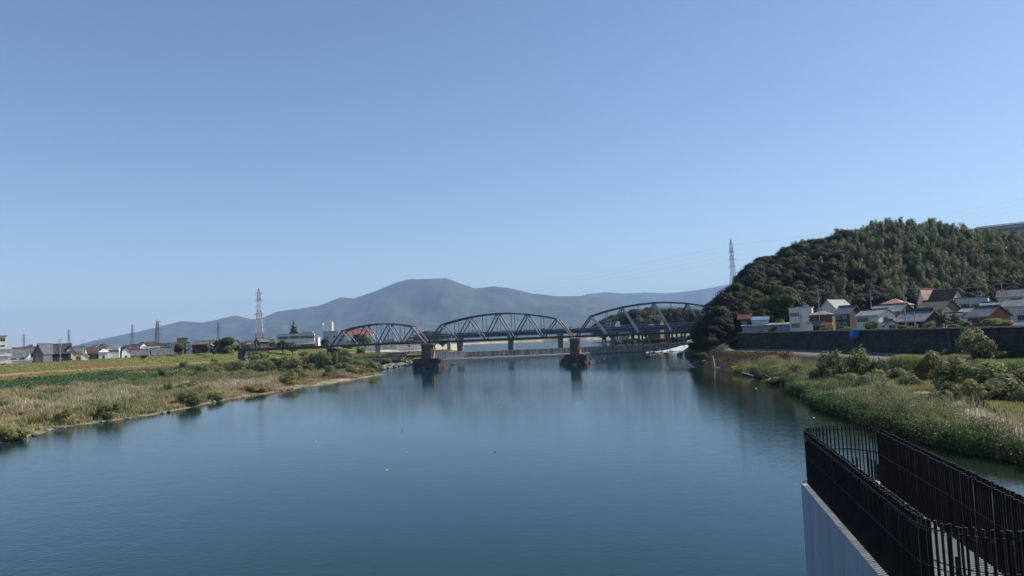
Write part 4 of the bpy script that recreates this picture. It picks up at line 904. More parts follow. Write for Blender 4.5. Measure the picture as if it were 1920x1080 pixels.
tw = empty('brick_tower', (PX(1335, 246), 246, gz(PX(1335, 246), 246)), .2, 'small square brick tower rising out of the trees above the river', 'tower')
zt = W(1335, 614, 246).z-tw.location.z; mb = MB(); mb.box((0, 0, zt/2-1), (1.6, 1.6, zt+2)); mb.build('shaft', M_brick, tw); mb = MB(); mb.box((0, 0, zt+.1), (2.0, 2.0, .25)); mb.build('cap', M_conc, tw)
# ------------------------------------------------------------------ buildings
def tile_mat(name, c, rough=.55):
    m = mat_block(name, c, tuple(k*.45 for k in c), .32, .16, rough, .035); return m
WM = dict(white=mat('white_stucco', (.62, .62, .60), .8, .08, .4, stain=.15), cream=mat('cream_stucco', (.60, .50, .34), .8, .1, .4, stain=.15), grey=mat('grey_siding', (.27, .28, .31), .7, .12, .5, stain=.2),
          blue=mat('blue_grey_metal_siding', (.24, .30, .38), .5, .15, .4, stain=.25, stretch=(4, 4, .2)), dark=mat('dark_wood_siding', (.055, .05, .045), .8, .3, .8, stain=.3), brown=mat('brown_siding', (.13, .085, .06), .8, .25, .8, stain=.3),
          khaki=mat('khaki_mortar', (.16, .16, .10), .85, .2, .5, stain=.3), brick=mat('red_brown_board', (.20, .09, .06), .8, .2, .8, stain=.2), pink=mat('pale_pink_stucco', (.60, .42, .34), .8, .08, .4), slate=mat('slate_siding', (.105, .115, .13), .7, .2, .5, stain=.2), lgrey=mat('light_grey_siding', (.42, .43, .45), .7, .1, .5, stain=.2))
RMt = dict(grey=tile_mat('grey_roof_tile', (.17, .18, .20)), lgrey=tile_mat('pale_grey_roof_tile', (.30, .31, .33)), dark=tile_mat('dark_roof_tile', (.075, .08, .09)), brown=tile_mat('brown_roof_tile', (.13, .085, .07)), orange=tile_mat('orange_roof_tile', (.46, .27, .17)),
           rust=tile_mat('rusty_roof_sheet', (.28, .075, .05)), blue=tile_mat('blue_roof_tile', (.03, .07, .20)), white=mat('white_metal_roof', (.66, .67, .68), .4, .06, .5), red=tile_mat('red_roof', (.36, .12, .09)), khaki=tile_mat('khaki_roof', (.13, .135, .085)), pink=tile_mat('pink_roof_tile', (.60, .38, .30)), flat=mat('flat_roof_concrete', (.34, .34, .33), .9, .15, .5), solar=mat('solar_panel', (.13, .19, .30), .25, .1, .5, spec=.7), rustdk=tile_mat('faded_rust_roof', (.20, .09, .07)))
def house(name, label, cat, cx, Y, z0, w, d, he, hr, rot, wall, roof, kind='gable', wins=(), over=.45, door=False, storeys=1, group=None, chim=False):
    """w along local x (ridge direction for gable), d along local y; he eave height, hr ridge height"""
    root = empty(name, (cx, Y, z0), rot, label, cat, group); wm = WM[wall]; rm = RMt[roof]; hw, hd = w/2, d/2
    mb = MB()
    if kind == 'gable':
        vs = [(-hw, -hd, -1.5), (hw, -hd, -1.5), (hw, hd, -1.5), (-hw, hd, -1.5), (-hw, -hd, he), (hw, -hd, he), (hw, hd, he), (-hw, hd, he), (-hw, 0, hr), (hw, 0, hr)]
        mb.add(vs, [(0, 1, 5, 4), (2, 3, 7, 6), (1, 2, 6, 9, 5), (3, 0, 4, 8, 7)]); mb.build('wall', wm, root)
        mb = MB(); sl = (hr-he)/hd; t = .16; o = over
        for s in (-1, 1):
            a = [(-hw-o, s*(hd+o), he-sl*o+.02), (hw+o, s*(hd+o), he-sl*o+.02), (hw+o, 0, hr+.02), (-hw-o, 0, hr+.02)]; b = [(p[0], p[1], p[2]+t) for p in a]
            mb.add(a+b, [(0, 1, 2, 3), (7, 6, 5, 4), (0, 4, 5, 1), (1, 5, 6, 2), (2, 6, 7, 3), (3, 7, 4, 0)])
        rf = mb.build('roof', rm, root)
        mb = MB(); mb.bar((-hw-o, 0, hr+t+.08), (hw+o, 0, hr+t+.08), .34, .22); mb.build('ridge_cap', RMt['dark'] if roof in ('grey', 'lgrey', 'dark') else rm, rf)
        mb = MB(); [mb.bar((-hw-o, s*(hd+o+.06), he-sl*o+.05), (hw+o, s*(hd+o+.06), he-sl*o+.05), .12) for s in (-1, 1)]; mb.build('gutter', M_frame, rf)
    elif kind == 'hip':
        mb.box((0, 0, he/2-.75), (w, d, he+1.5)); mb.build('wall', wm, root); o = over; k = min(hd, hw)*.95; mb = MB()
        a = [(-hw-o, -hd-o, he), (hw+o, -hd-o, he), (hw+o, hd+o, he), (-hw-o, hd+o, he), (-hw+k, 0, hr), (hw-k+.01, 0, hr)]
        mb.add(a, [(3, 2, 1, 0), (0, 1, 5, 4), (1, 2, 5), (2, 3, 4, 5), (3, 0, 4)]); rf = mb.build('roof', rm, root); mb = MB(); mb.bar((-hw+k, 0, hr+.05), (hw-k, 0, hr+.05), .3, .2); mb.build('ridge_cap', RMt['dark'], rf)
    elif kind == 'flat':
        mb.box((0, 0, he/2-.75), (w, d, he+1.5)); mb.build('wall', wm, root)
        mb = MB(); mb.box((0, 0, he+.12), (w+.5, d+.5, .24)); rf = mb.build('roof', rm, root)
        mb = MB(); mb.box((w*.2, d*.1, he+.24+.35), (1.6, 1.3, .7)); mb.build('rooftop_unit', M_conc, rf)
    elif kind == 'shed':
        vs = [(-hw, -hd, -1.5), (hw, -hd, -1.5), (hw, hd, -1.5), (-hw, hd, -1.5), (-hw, -hd, he), (hw, -hd, he), (hw, hd, hr), (-hw, hd, hr)]
        mb.add(vs, [(0, 1, 5, 4), (1, 2, 6, 5), (2, 3, 7, 6), (3, 0, 4, 7)]); mb.build('wall', wm, root); o = .35; s = (hr-he)/d; mb = MB()
        a = [(-hw-o, -hd-o, he-s*o+.02), (hw+o, -hd-o, he-s*o+.02), (hw+o, hd+o, hr+s*o+.02), (-hw-o, hd+o, hr+s*o+.02)]; b = [(p[0], p[1], p[2]+.14) for p in a]
        mb.add(a+b, [(3, 2, 1, 0), (4, 5, 6, 7), (0, 1, 5, 4), (1, 2, 6, 5), (2, 3, 7, 6), (3, 0, 4, 7)]); mb.build('roof', rm, root)
    for (side, u, zc, ww, wh) in wins:
        # side f front (-y), r right (+x), l left (-x); u in -1..1
        f = MB(); g = MB()
        if side == 'f':
            f.box((u*hw, -hd-.03, zc), (ww+.2, .1, wh+.2)); g.box((u*hw, -hd-.08, zc), (ww, .06, wh)); g2 = ((u*hw, -hd-.115, zc), (.06, .03, wh))
        else:
            s = 1 if side == 'r' else -1
            f.box((s*(hw+.03), u*hd, zc), (.1, ww+.2, wh+.2)); g.box((s*(hw+.08), u*hd, zc), (.06, ww, wh)); g2 = ((s*(hw+.115), u*hd, zc), (.03, .06, wh))
        wo = f.build('window', M_frame, root); g.build('pane', M_glass, wo); q = MB(); q.box(*g2); q.build('mullion', M_frame, wo)
    if door: mb = MB(); mb.box((hw*.35, -hd-.05, 1.0), (.95, .1, 2.0)); mb.build('door', M_dark, root)
    if chim: mb = MB(); mb.box((hw*.4, .4, hr+.3), (.5, .5, 1.4)); mb.build('chimney', M_conc_w, root)
    return root
D2 = math.radians
def H(px0, px1, ytop, yeave, Y, d, rot, wall, roof, label, kind='gable', z0=WALLZ, wins=(), name='house', cat='house', ridge='x', **kw):
    cx = PX((px0+px1)/2, Y); az = math.atan2(cx, Y); full = (px1-px0)*Y/F*math.cos(az); c_, s_ = abs(math.cos(D2(rot))), abs(math.sin(D2(rot)))
    w = max((full-d*s_)/max(c_, .3), 2.0); pm = (px0+px1)/2
    hr = W(pm, ytop, Y).z-z0; he = W(pm, yeave, Y).z-z0
    wins = [(a, b, he*f, ww, wh) for a, b, f, ww, wh in wins]
    bx, by = cx+math.sin(az)*d/2, Y+math.cos(az)*d/2
    if ridge == 'y': return house(name, label, cat, bx, by, z0, d, w, he, hr, D2(rot-90)-az, wall, roof, kind, wins, **kw)
    return house(name, label, cat, bx, by, z0, w, d, he, hr, D2(rot)-az, wall, roof, kind, wins, **kw)
wf = lambda us, f=.7, ww=1.6, wh=1.1: [('f', u, f, ww, wh) for u in us]
# right bank, front row to back
H(1391, 1485, 607, 610, 243, 5, -4, 'blue', 'lgrey', 'long low blue-grey metal shed on top of the retaining wall', 'shed', name='shed', cat='shed', wins=[('r', 0, .6, 1, 1)])
H(1411, 1442, 594, 600, 246, 5, 0, 'white', 'solar', 'low white house with a bluish panel roof left of the big domed tree', 'shed')
H(1386, 1412, 588, 597, 250, 5, -12, 'dark', 'rust', 'small dark house with a rusty red roof at the left end of the row', wins=wf([0]))
H(1364, 1408, 579, 590, 262, 6, -26, 'brown', 'rustdk', 'brown gabled house behind the small rusty red roof', wins=wf([-.3]))
H(1481, 1527, 576, 577, 232, 7, -4, 'white', 'flat', 'white two-storey flat-roofed house right of the big domed tree', 'flat', wins=[('f', -.7, .72, 1.3, 1.1), ('f', -.3, .72, 1.3, 1.1), ('f', -.65, .25, 1.3, 1.2), ('f', -.2, .25, 1.5, 1.2), ('r', 0, .7, 1.4, 1)])
H(1501, 1524, 609, 610, 212, 3, 0, 'white', 'white', 'small white box-shaped store beside the white two-storey house', 'flat', name='storeroom', cat='shed')
H(1537, 1602, 561, 579, 238, 10, -30, 'lgrey', 'grey', 'large light grey gable-ended building rising behind the orange-awning house', ridge='y', wins=[('f', .3, .4, 1.2, 1)], name='warehouse', cat='building')
h_ = H(1518, 1566, 582, 590, 214, 6, -6, 'brown', 'lgrey', 'house with a sunlit orange awning under a grey hipped roof', 'hip', wins=wf([-.6, 0], .45))
mb = MB(); mb.box((1.6, -3.6, 1.9), (3.2, 1.0, .9), 0, .9); mb.build('awning', mat('orange_canvas', (.62, .30, .16), .8, .1, 1), h_)
H(1567, 1616, 574, 587, 196, 6, -28, 'dark', 'grey', 'two-storey dark timber house with a grey tiled roof, left of the white two-storey one', wins=wf([-.5, .1], .8)+wf([-.5, .1], .35))
H(1606, 1680, 581, 591, 176, 6.5, -34, 'white', 'lgrey', 'white two-storey house above the blue tank', wins=[('f', -.7, .72, 1.3, .9), ('f', -.2, .72, 1.3, .9), ('r', -.2, .72, 1.3, .9), ('f', .6, .35, 1.5, 1.0)], door=True)
H(1629, 1716, 571, 584, 208, 7.5, -30, 'brown', 'lgrey', 'house with a broad pale tiled roof directly behind the white two-storey one', wins=[('r', 0, .6, 1.4, 1)])
H(1646, 1716, 559, 572, 240, 10, -16, 'pink', 'orange', 'house with a sunlit orange tiled roof in the back row', 'hip', wins=wf([-.4, .3]))
H(1648, 1684, 601, 609, 160, 4.5, 14, 'white', 'grey', 'tiny white gabled garage beside the white two-storey house', ridge='y', wins=[('r', .1, .4, 1.2, 1.2)], name='garage', cat='garage')
H(1678, 1768, 584, 601, 157, 6.5, -34, 'dark', 'lgrey', 'dark-walled house with a bright pale roof, just behind the wall in the middle', wins=[('r', -.1, .55, 1.6, 1.1)])
H(1700, 1760, 580, 592, 178, 7, -20, 'brown', 'grey', 'house whose grey ridge shows above the bright pale roof', wins=wf([0]))
H(1723, 1762, 542, 566, 246, 7, -32, 'white', 'pink', 'steep white gable with a pale pink roof in the back row', ridge='y', wins=[('r', 0, .5, .9, 1.0)])
H(1744, 1810, 543, 562, 238, 7, -28, 'cream', 'brown', 'brown-roofed house with a sunlit cream gable in the back row', wins=[('r', 0, .6, 1.2, 1.2)], chim=True)
H(1718, 1802, 563, 580, 203, 9, -30, 'khaki', 'khaki', 'large khaki-roofed house in front of the cream gable', wins=[('r', -.3, .35, 1.0, 2.0)])
H(1776, 1802, 588, 592, 165, 4, 0, 'white', 'dark', 'small white-walled outhouse behind the clipped pines', wins=wf([.2]))
H(1794, 1858, 557, 558, 232, 7, -4, 'lgrey', 'dark', 'pale flat-roofed two-storey house with a pair of dark windows, back row', 'flat', wins=[('f', -.55, .7, 1.2, 1.2), ('f', -.3, .7, 1.2, 1.2), ('f', .3, .7, 2.6, 1.0)])
H(1802, 1830, 578, 585, 190, 5, -20, 'white', 'lgrey', 'small house with a pale roof between the pines and the brick-red gable', wins=wf([0]))
H(1813, 1895, 575, 592, 148, 6.5, -36, 'brick', 'grey', 'house with a mottled grey tiled roof and a brick-red gable', wins=[('f', -.2, .6, 1.5, 1.0)])
H(1838, 1880, 567, 577, 196, 7, -14, 'white', 'lgrey', 'pale-roofed house behind the brick-red gable', wins=wf([.1]))
H(1872, 1945, 541, 555, 222, 8, -10, 'lgrey', 'grey', 'grey-roofed two-storey house at the far right of the back row', wins=wf([.1, .5]))
H(1855, 1960, 560, 574, 176, 8, -6, 'lgrey', 'grey', 'wide grey two-storey house cut by the right edge of the picture', 'hip', wins=[('f', .25, .35, 1.6, 1.2), ('f', -.4, .75, 1.5, 1.0)])
H(1903, 1950, 607, 608, 124, 3, 0, 'white', 'white', 'low bright white garage roof at the right edge by the wall', 'flat', name='garage', cat='garage')
# long factory on the hill top
Yf = 455; zf = gz(PX(1905, Yf), Yf)
fz = W(1880, 434, Yf).z-1.5
H(1836, 2060, 412, 417, Yf, 18, -6, 'lgrey', 'grey', 'long pale factory on the hilltop at the right edge', z0=fz-3, wins=[('f', -.95+.13*k, .72, 3.6, 1.7) for k in range(2, 15)], name='factory', cat='building', over=.2)
# small garden things among the right houses
for px_, Y, top, wd_, k, lb in [(1634, 174, 600, 36, 2, 'feathery green garden shrub in front of the white two-storey house'), (1869, 138, 596, 60, 3, 'wide yellow-green hedge shrub in front of the brick-red gable'), (1740, 150, 603, 24, 3, 'rusty-yellow garden shrub in front of the dark gable'),
                                (1695, 152, 608, 34, 3, 'low brown garden shrub left of the dark gable'), (1584, 190, 612, 26, 3, 'low yellow-green shrub on the wall below the dark timber house'), (1785, 146, 606, 22, 1, 'small dark garden shrub under the clipped pines'), (1808, 146, 598, 24, 2, 'green garden shrub between the pines and the brick-red gable'),
                                (1548, 205, 611, 30, 3, 'reddish low plants below the orange awning'), (1462, 254, 598, 24, 1, 'green shrub behind the right end of the long shed')]:
    x = PX(px_, Y); h = W(px_, top, Y).z-WALLZ; sc = h/3; place(shr[k], (x, Y, WALLZ-.2), rnd.uniform(0, 6), sc, lb, 'shrub', None, (wd_*Y/F/2)/2.1/sc)
pine = tree_proto('pine', 4.2, 1.9, 500, 3200, .14, (.03, .055, .02))
for px_, Y, lb in [(1771, 150, 'clipped garden pine, left one of the layered pair'), (1789, 151, 'clipped garden pine, right one of the layered pair')]:
    x = PX(px_, Y); place(pine, (x, Y, WALLZ-.1), px_, (W(px_, 588, Y).z-WALLZ)/4.2, lb, 'tree')

# ------------------------------------------------------------------ poles
def pole(px_, top, Y, z0, label, arms=2, h0=.18, lamp=False, rz=0.0):
    x = W(px_, top, Y).x; zt = W(px_, top, Y).z; h = zt-z0; root = empty('utility_pole', (x, Y, z0), rz, label, 'utility pole')
    mb = MB(); mb.taper((0, 0, -.5), (0, 0, h), h0, h0*.6, 10); mb.build('shaft', M_conc, root)
    for k in range(arms):
        mb = MB(); zz = h-.5-k*.9; mb.bar((-1.0, -.15, zz), (1.0, -.15, zz), .09); [mb.bar((a, -.15, zz), (a, -.15, zz+.28), .09, .09, 6) for a in (-.9, -.35, .35, .9)]; mb.build('crossarm', M_pyl, root)
    mb = MB(); mb.bar((.35, 0, h-3.0), (.35, 0, h-2.1), .42, .42, 10); mb.build('transformer', M_conc, root)
    if lamp: mb = MB(); mb.bar((0, 0, h-.2), (-.8, 0, h+.1), .07); mb.bar((-1.2, 0, h+.1), (-.7, 0, h+.1), .3, .16, 8); mb.build('lamp', M_white, root)
    return root
PT = []
for a in [(1533, 543, 214, 'utility pole with many crossarms in front of the big grey gable', 3), (1631, 542, 204, 'utility pole behind the white two-storey house', 3), (1693, 538, 154, 'tall utility pole in front of the bright pale roof', 2), (1779, 532, 248, 'utility pole above the brown-roofed cream gable house', 1), (1877, 529, 222, 'utility pole left of the far right grey roof', 1),
          (1714, 588, 146, 'short plain pole by the wall in front of the dark gable', 0), (1500, 577, 222, 'street lamp pole with a white head by the white flat-roofed house', 0), (1516, 580, 226, 'short pole beside the white flat-roofed house', 1), (1761, 541, 262, 'slim pole between the two steep gables', 0)]:
    r_ = pole(a[0], a[1], a[2], WALLZ-.2, a[3], a[4], .16, 'lamp' in a[3]); PT.append((a[0], a[1], a[2]))
for a in [(113, 635, 262, 'utility pole in front of the dark gabled house on the left bank', 2), (156, 636, 330, 'utility pole right of the dark gabled house', 1), (185, 633, 300, 'thin utility pole left of the white curved building', 1), (208, 640, 420, 'thin distant utility pole behind the white flat house', 1), (320, 634, 420, 'thin utility pole by the blue-roofed hall', 1),
          (541, 626, 470, 'white pole in front of the school, middle one of three', 0), (520, 626, 470, 'white pole at the left end of the school', 0), (561, 625, 470, 'white pole at the right part of the school', 0), (481, 640, 400, 'brown pole on the levee under the red and white pylon', 0), (450, 643, 430, 'short pole left of the white cars', 0)]:
    Yp = max(a[2], 358/(.5-(a[0]-960)/F)+8) if a[0] < 470 else a[2]; pole(a[0], a[1], Yp, gz(PX(a[0], Yp), Yp), a[3], a[4], .16)
def wire(p, q, sag, label, group, r=.03, n=14):
    mb = MB(); p = Vector(p); q = Vector(q); pts = [p.lerp(q, k/n)-Vector((0, 0, sag*4*(k/n)*(1-k/n))) for k in range(n+1)]; mb.path(pts, r, r, 3)
    tag(mb.build('power_cable', M_steel2), label, 'cable', group)
for i, (a, b) in enumerate([(PT[0], PT[1]), (PT[1], PT[2]), (PT[2], PT[4])]):
    for k in (-.9, .35, .9):
        p = W(a[0], a[1], a[2]); q = W(b[0], b[1], b[2]); wire((p.x+k, p.y, p.z-.3), (q.x+k, q.y, q.z-.3), .8, 'thin dark cable strung between the utility poles of the right-bank houses', 'cables between the right-bank poles')

# ------------------------------------------------------------------ transmission pylons
def pylon(px_, top, Y, z0, wb, label, bands=None, arms=4, armw=.9, side=0, r=.3, m0=None, nseg=14):
    x = W(px_, top, Y).x; h = W(px_, top, Y).z-z0; root = empty('transmission_pylon', (x, Y, z0), .25, label, 'pylon'); m0 = m0 or M_pyl
    def wz(f): return wb*.5*(.26+.74*(1-f)**1.9)*(1 if f < .9 else (1-f)/.1*.9+.1)
    n = nseg; fs = [1-(1-k/n)**1.0 for k in range(n+1)]
    bands = bands or [(0, 1, m0)]
    for (f0, f1, m) in bands:
        mb = MB(); mc = MB()
        for k in range(n):
            fa, fb = fs[k], fs[k+1]; fm = (fa+fb)/2
            if not (f0 <= fm < f1): continue
            a, b = wz(fa), wz(fb); za, zb = h*fa, h*fb
            for i, (sx, sy) in enumerate(((-1, -1), (1, -1), (1, 1), (-1, 1))):
                tx, ty = ((1, -1), (1, 1), (-1, 1), (-1, -1))[i]
                mb.bar((sx*a, sy*a, za), (sx*b, sy*b, zb), r*1.3); mc.bar((sx*a, sy*a, za), (tx*b, ty*b, zb), r*.7); mc.bar((tx*a, ty*a, za), (sx*b, sy*b, zb), r*.7); mc.bar((sx*b, sy*b, zb), (tx*b, ty*b, zb), r*.7)
        mb.build('leg_section', m, root); mc.build('bracing', m, root)
    for k in range(arms):
        f = .93-k*.115; zz = h*f; a = wb*armw*(.55+.10*k); mb = MB(); m = m0
        for (f0, f1, mm) in bands:
            if f0 <= f < f1: m = mm
        L, Rr = (-a, a) if side == 0 else ((-a*.3, a) if side > 0 else (-a, a*.3))
        mb.bar((L, 0, zz), (Rr, 0, zz), r); mb.bar((L, 0, zz), (0, 0, zz+a*.35), r*.7); mb.bar((Rr, 0, zz), (0, 0, zz+a*.35), r*.7)
        for e in (L, Rr): mb.bar((e, 0, zz), (e, 0, zz-h*.03), r*.8)
        mb.build('crossarm', m, root)
    mb = MB(); mb.bar((0, 0, h*.97), (0, 0, h), r); mb.build('mast_tip', m0, root)
    return Vector((x, Y, z0+h))
Mw, Mr = M_white, M_red
pylon(485, 541, 980, 7, 14, 'tall red and white banded lattice pylon above the left-bank town', [(0, .14, Mw), (.14, .29, Mr), (.29, .5, Mw), (.5, .64, Mr), (.64, .8, Mw), (.8, 1.01, Mr)], 6, .5, 0, .42, Mr)
pylon(295, 598, 860, 7, 9, 'dark grey pylon with short arms at one side, left of the mountain foot', None, 4, .75, 1, .34)
pylon(248, 607, 1500, 7, 9, 'faint thin pylon just left of the dark grey one', None, 4, .9, 0, .3)
pylon(129, 617, 1600, 7, 9, 'faint thin pylon above the dark gabled house', None, 3, .9, 0, .3)
pylon(45, 625, 1900, 7, 9, 'faintest pylon at the far left above the town', None, 3, .9, 0, .3)
pylon(409, 604, 1300, 7, 9, 'faint pylon between the grey gabled house and the mountain', None, 3, .9, 0, .3)
pylon(266, 640, 1300, 7, 6, 'short faint lattice mast right of the faint thin pylon', None, 2, .9, 0, .25)
HZ = gz(PX(1370, 372), 372)
hx = PX(1371, 480); pt = pylon(1370, 449, 480, max(gz(hx, 480), 26), 5.2, 'grey lattice pylon standing on the ridge left of the wooded hill', None, 4, .62, 0, .13, nseg=9)
for k in range(4):
    for s in (-1, 1):
        zz = pt.z-3.5-k*3.4; w_ = 2+.3*k
        wire((pt.x+s*w_, pt.y, zz), (pt.x+s*w_-560, 1300, zz+14), 16, 'thin transmission line running from the ridge pylon away to the left', 'transmission lines left of the ridge pylon', .03, 20)
        wire((pt.x+s*w_, pt.y, zz), (pt.x+s*w_+330, 430, zz+52), 9, 'thin transmission line rising from the ridge pylon to the right over the hill', 'transmission lines over the hill', .022, 20)

# ------------------------------------------------------------------ the left-bank town
TZ = 6.6
def HL(*a, **k):
    a = list(a); pm = (a[0]+a[1])/2; u = (pm-960)/F; yc = 358/(.5-u)
    if pm < 470 and k.get('z0') is None: a[4] = max(a[4], yc+14+max(a[4]-240, 0)*.25)
    if 470 <= pm < 660: a[4] = max(a[4], 138/-u)
    if k.get('name') == 'apartment_building': a[4] = yc+14
    k.setdefault('z0', TZ); return H(*a, **k)
ap_ = HL(-70, 13, 630, 631, 232, 10, 0, 'white', 'khaki', 'white four-storey apartment block with balconies cut by the left edge', 'flat', z0=6.2, name='apartment_building', cat='building', wins=[('f', u, f, 1.6, 1.3) for u in (.82, .45, .1) for f in (.15, .42, .68, .9)])
hd_ = 5.0
wloc = (13+70)*317/F/2
for f in (3.0, 6.0, 9.0): mb = MB(); mb.box((wloc*.5, -5.5, f), (wloc*.95, 1.0, 1.0)); mb.build('balcony', WM['white'], ap_)
HL(14, 58, 654, 667, 245, 9, -6, 'white', 'grey', 'low house with a wide grey roof right of the apartment block', wins=wf([-.4, .4]))
HL(24, 46, 652, 660, 300, 8, 0, 'white', 'red', 'small red-roofed house behind the wide grey roof at the left')
HL(44, 72, 651, 664, 290, 8, -12, 'white', 'grey', 'grey-roofed house touching the dark gabled house on its left', wins=wf([.3]))
HL(50, 61, 645, 649, 330, 4, 0, 'cream', 'brown', 'narrow beige tower-like house with a roof box at the left', 'flat')
HL(10, 60, 672, 677, 236, 4, 0, 'white', 'lgrey', 'pale low lean-to roofs at the levee foot by the apartment block', 'shed', name='shed', cat='shed')
HL(62, 106, 645, 661, 252, 11, -28, 'slate', 'grey', 'large dark gabled house, the biggest on the left bank', ridge='y', wins=[('r', .0, .5, 1.8, 1.2)])
HL(100, 133, 645, 661, 262, 9, 0, 'dark', 'dark', 'dark hipped wing joined to the right of the biggest dark gable', 'gable', wins=[('f', -.3, .5, 1.5, 1.0)])
HL(118, 142, 649, 662, 258, 6, 8, 'cream', 'dark', 'cream sunlit gable right of the biggest dark gable', ridge='y', wins=[('r', .0, .4, 1.6, 1.3)])
HL(130, 163, 651, 661, 272, 8, -8, 'cream', 'grey', 'cream house under a long grey roof right of the sunlit gable', wins=wf([-.5, 0, .5], .5, 1.4, 1.4))
HL(150, 166, 662, 668, 262, 3, 10, 'white', 'white', 'small white shed right of the cream house', 'gable', name='shed', cat='shed', ridge='y')
HL(163, 188, 652, 662, 310, 8, -10, 'brown', 'brown', 'brown-roofed house between the cream house and the white curved one', wins=wf([0]))
HL(186, 203, 654, 660, 300, 7, 0, 'white', 'white', 'white house with a rounded front, left of the flat white house', 'hip', wins=wf([0], .5, .8, 1.6))
HL(203, 226, 650, 651, 300, 8, -4, 'white', 'white', 'white flat-roofed house with a strip of windows on the left bank', 'flat', wins=wf([-.6, 0, .6], .75, 1.3, .9))
HL(222, 244, 651, 659, 305, 8, 12, 'white', 'dark', 'white-walled gabled house right of the flat white one', ridge='y', wins=[('r', 0, .5, 1, 1)])
HL(232, 262, 648, 656, 345, 8, -8, 'brown', 'brown', 'brown-roofed house above the grey roofs in the left-bank row', wins=wf([-.2]))
HL(240, 283, 656, 666, 300, 8, -10, 'slate', 'grey', 'grey-roofed low house in front of the brown roof', wins=wf([.2]))
HL(262, 300, 650, 657, 380, 8, -4, 'white', 'lgrey', 'long pale grey roof behind the left-bank row')
HL(278, 332, 653, 665, 325, 9, -14, 'dark', 'grey', 'dark-gabled house with a long grey roof, right end of the near left-bank row', wins=wf([-.5]))
HL(276, 284, 663, 664, 330, 2, 0, 'slate', 'white', 'small dark box with a white top on the levee below the long grey roof', 'flat', name='cabinet', cat='cabinet')
HL(309, 350, 643, 653, 400, 10, -16, 'slate', 'blue', 'hall with a deep blue roof on the left bank', wins=wf([.2]))
HL(332, 352, 632, 634, 620, 10, 0, 'khaki', 'khaki', 'building wrapped in teal netting behind the blue roof', 'flat', name='building', cat='building')
HL(346, 364, 644, 646, 410, 6, 0, 'white', 'white', 'white-topped low building right of the blue roof', 'flat')
HL(346, 362, 654, 659, 376, 4, 10, 'white', 'blue', 'small tent-like shed with blue and white sides', name='shed', cat='shed', ridge='y')
HL(364, 414, 638, 648, 400, 9, -32, 'slate', 'lgrey', 'slate-walled gabled house with a pale sunlit roof on the levee', ridge='y', wins=[('r', -.3, .5, 1.4, 1), ('l', .2, .5, 1.4, 1)])
HL(404, 416, 651, 655, 385, 4, 0, 'white', 'white', 'small white annex right of the slate-walled gabled house', 'shed')
HL(437, 462, 646, 651, 480, 8, 0, 'white', 'dark', 'low dark-roofed house behind the levee right of the big round tree')
HL(462, 480, 645, 650, 480, 8, 5, 'lgrey', 'grey', 'low grey house left of the red and white pylon foot')
HL(488, 520, 641, 646, 500, 8, -20, 'white', 'white', 'low house with a bright white roof by the white cars', 'gable')
HL(520, 592, 625, 626, 490, 16, -3, 'white', 'flat', 'wide flat-roofed two-storey school with bands of windows', 'flat', name='school', cat='building', wins=[('f', u, f, 5.2, 1.7) for u in (-.8, -.4, 0, .4, .8) for f in (.45, .82)])
HL(566, 588, 621, 622, 520, 8, -3, 'lgrey', 'white', 'roof-top block on the right part of the school', 'flat', name='building', cat='building')
HL(546, 592, 640, 645, 465, 8, -5, 'brown', 'lgrey', 'low house with a pale roof in front of the school')
HL(580, 601, 632, 633, 455, 9, -10, 'white', 'white', 'small bright white two-storey block left of the first truss span', 'flat', wins=[('f', -.5, .7, 1.2, 1), ('f', 0, .7, 1.2, 1), ('f', .5, .3, 1.2, 1.2)])
HL(606, 634, 620, 621, 560, 12, 0, 'lgrey', 'flat', 'grey flat-roofed block under the white tower', 'flat', name='building', cat='building', wins=wf([-.5, .5]))
tx = PX(621, 566)
tb = empty('roof_tower', (tx, 566, W(621, 621, 566).z), 0, 'slim white tower standing on the grey block, with a bracketed white box beside it', 'tower')
mb = MB(); mb.box((0, 0, 3.4), (3.0, 3.0, 6.8)); mb.build('shaft', M_white, tb)
mb = MB(); mb.bar((-7.2, 0, 4.6), (-1.5, 0, 4.6), .5); mb.box((-6.4, 0, 5.6), (1.7, 1.6, 1.8)); mb.bar((-6.4, 0, -.3), (-6.4, 0, 4.6), .5); mb.build('bracket', M_white, tb)
mb = MB(); [mb.bar((a, 0, 6.8), (a, 0, 8.2), .15) for a in (-1, 0, 1)]; mb.build('antenna', M_white, tb)
HL(627, 648, 628, 629, 500, 8, 0, 'white', 'white', 'white house seen through the left end of the first truss span', 'flat', wins=wf([0]))
HL(646, 702, 618, 627, 590, 14, -4, 'white', 'red', 'long red-roofed building with white walls seen through the first truss span', name='building', cat='building', wins=wf([-.8, -.5, -.2, .2, .6], .5, 2, 2))
HL(690, 703, 630, 631, 560, 6, 0, 'white', 'white', 'bright white box building at the right end of the red roof', 'flat')
HL(1214, 1246, 601, 605, 600, 10, -20, 'khaki', 'white', 'white-roofed building amid the trees behind the right truss span', 'gable', name='building', cat='building')
HL(1160, 1180, 602, 604, 610, 8, 0, 'lgrey', 'flat', 'small grey building left of the white roof behind the right truss span', 'flat', name='building', cat='building')
for k, (px_, m_, nm) in enumerate([(494, M_carw, 'first white car from the left of the levee row'), (501, M_carw, 'second white car of the levee row'), (508, M_cars, 'silver car, third in the levee row'), (515, M_carw, 'last white car of the levee row, next to the bridge'), ]):
    Y = 428+k*2; x = PX(px_, Y); car((x, Y, gz(x, Y)+.02), .3+.1*k, 'car', m_, nm, 'car')
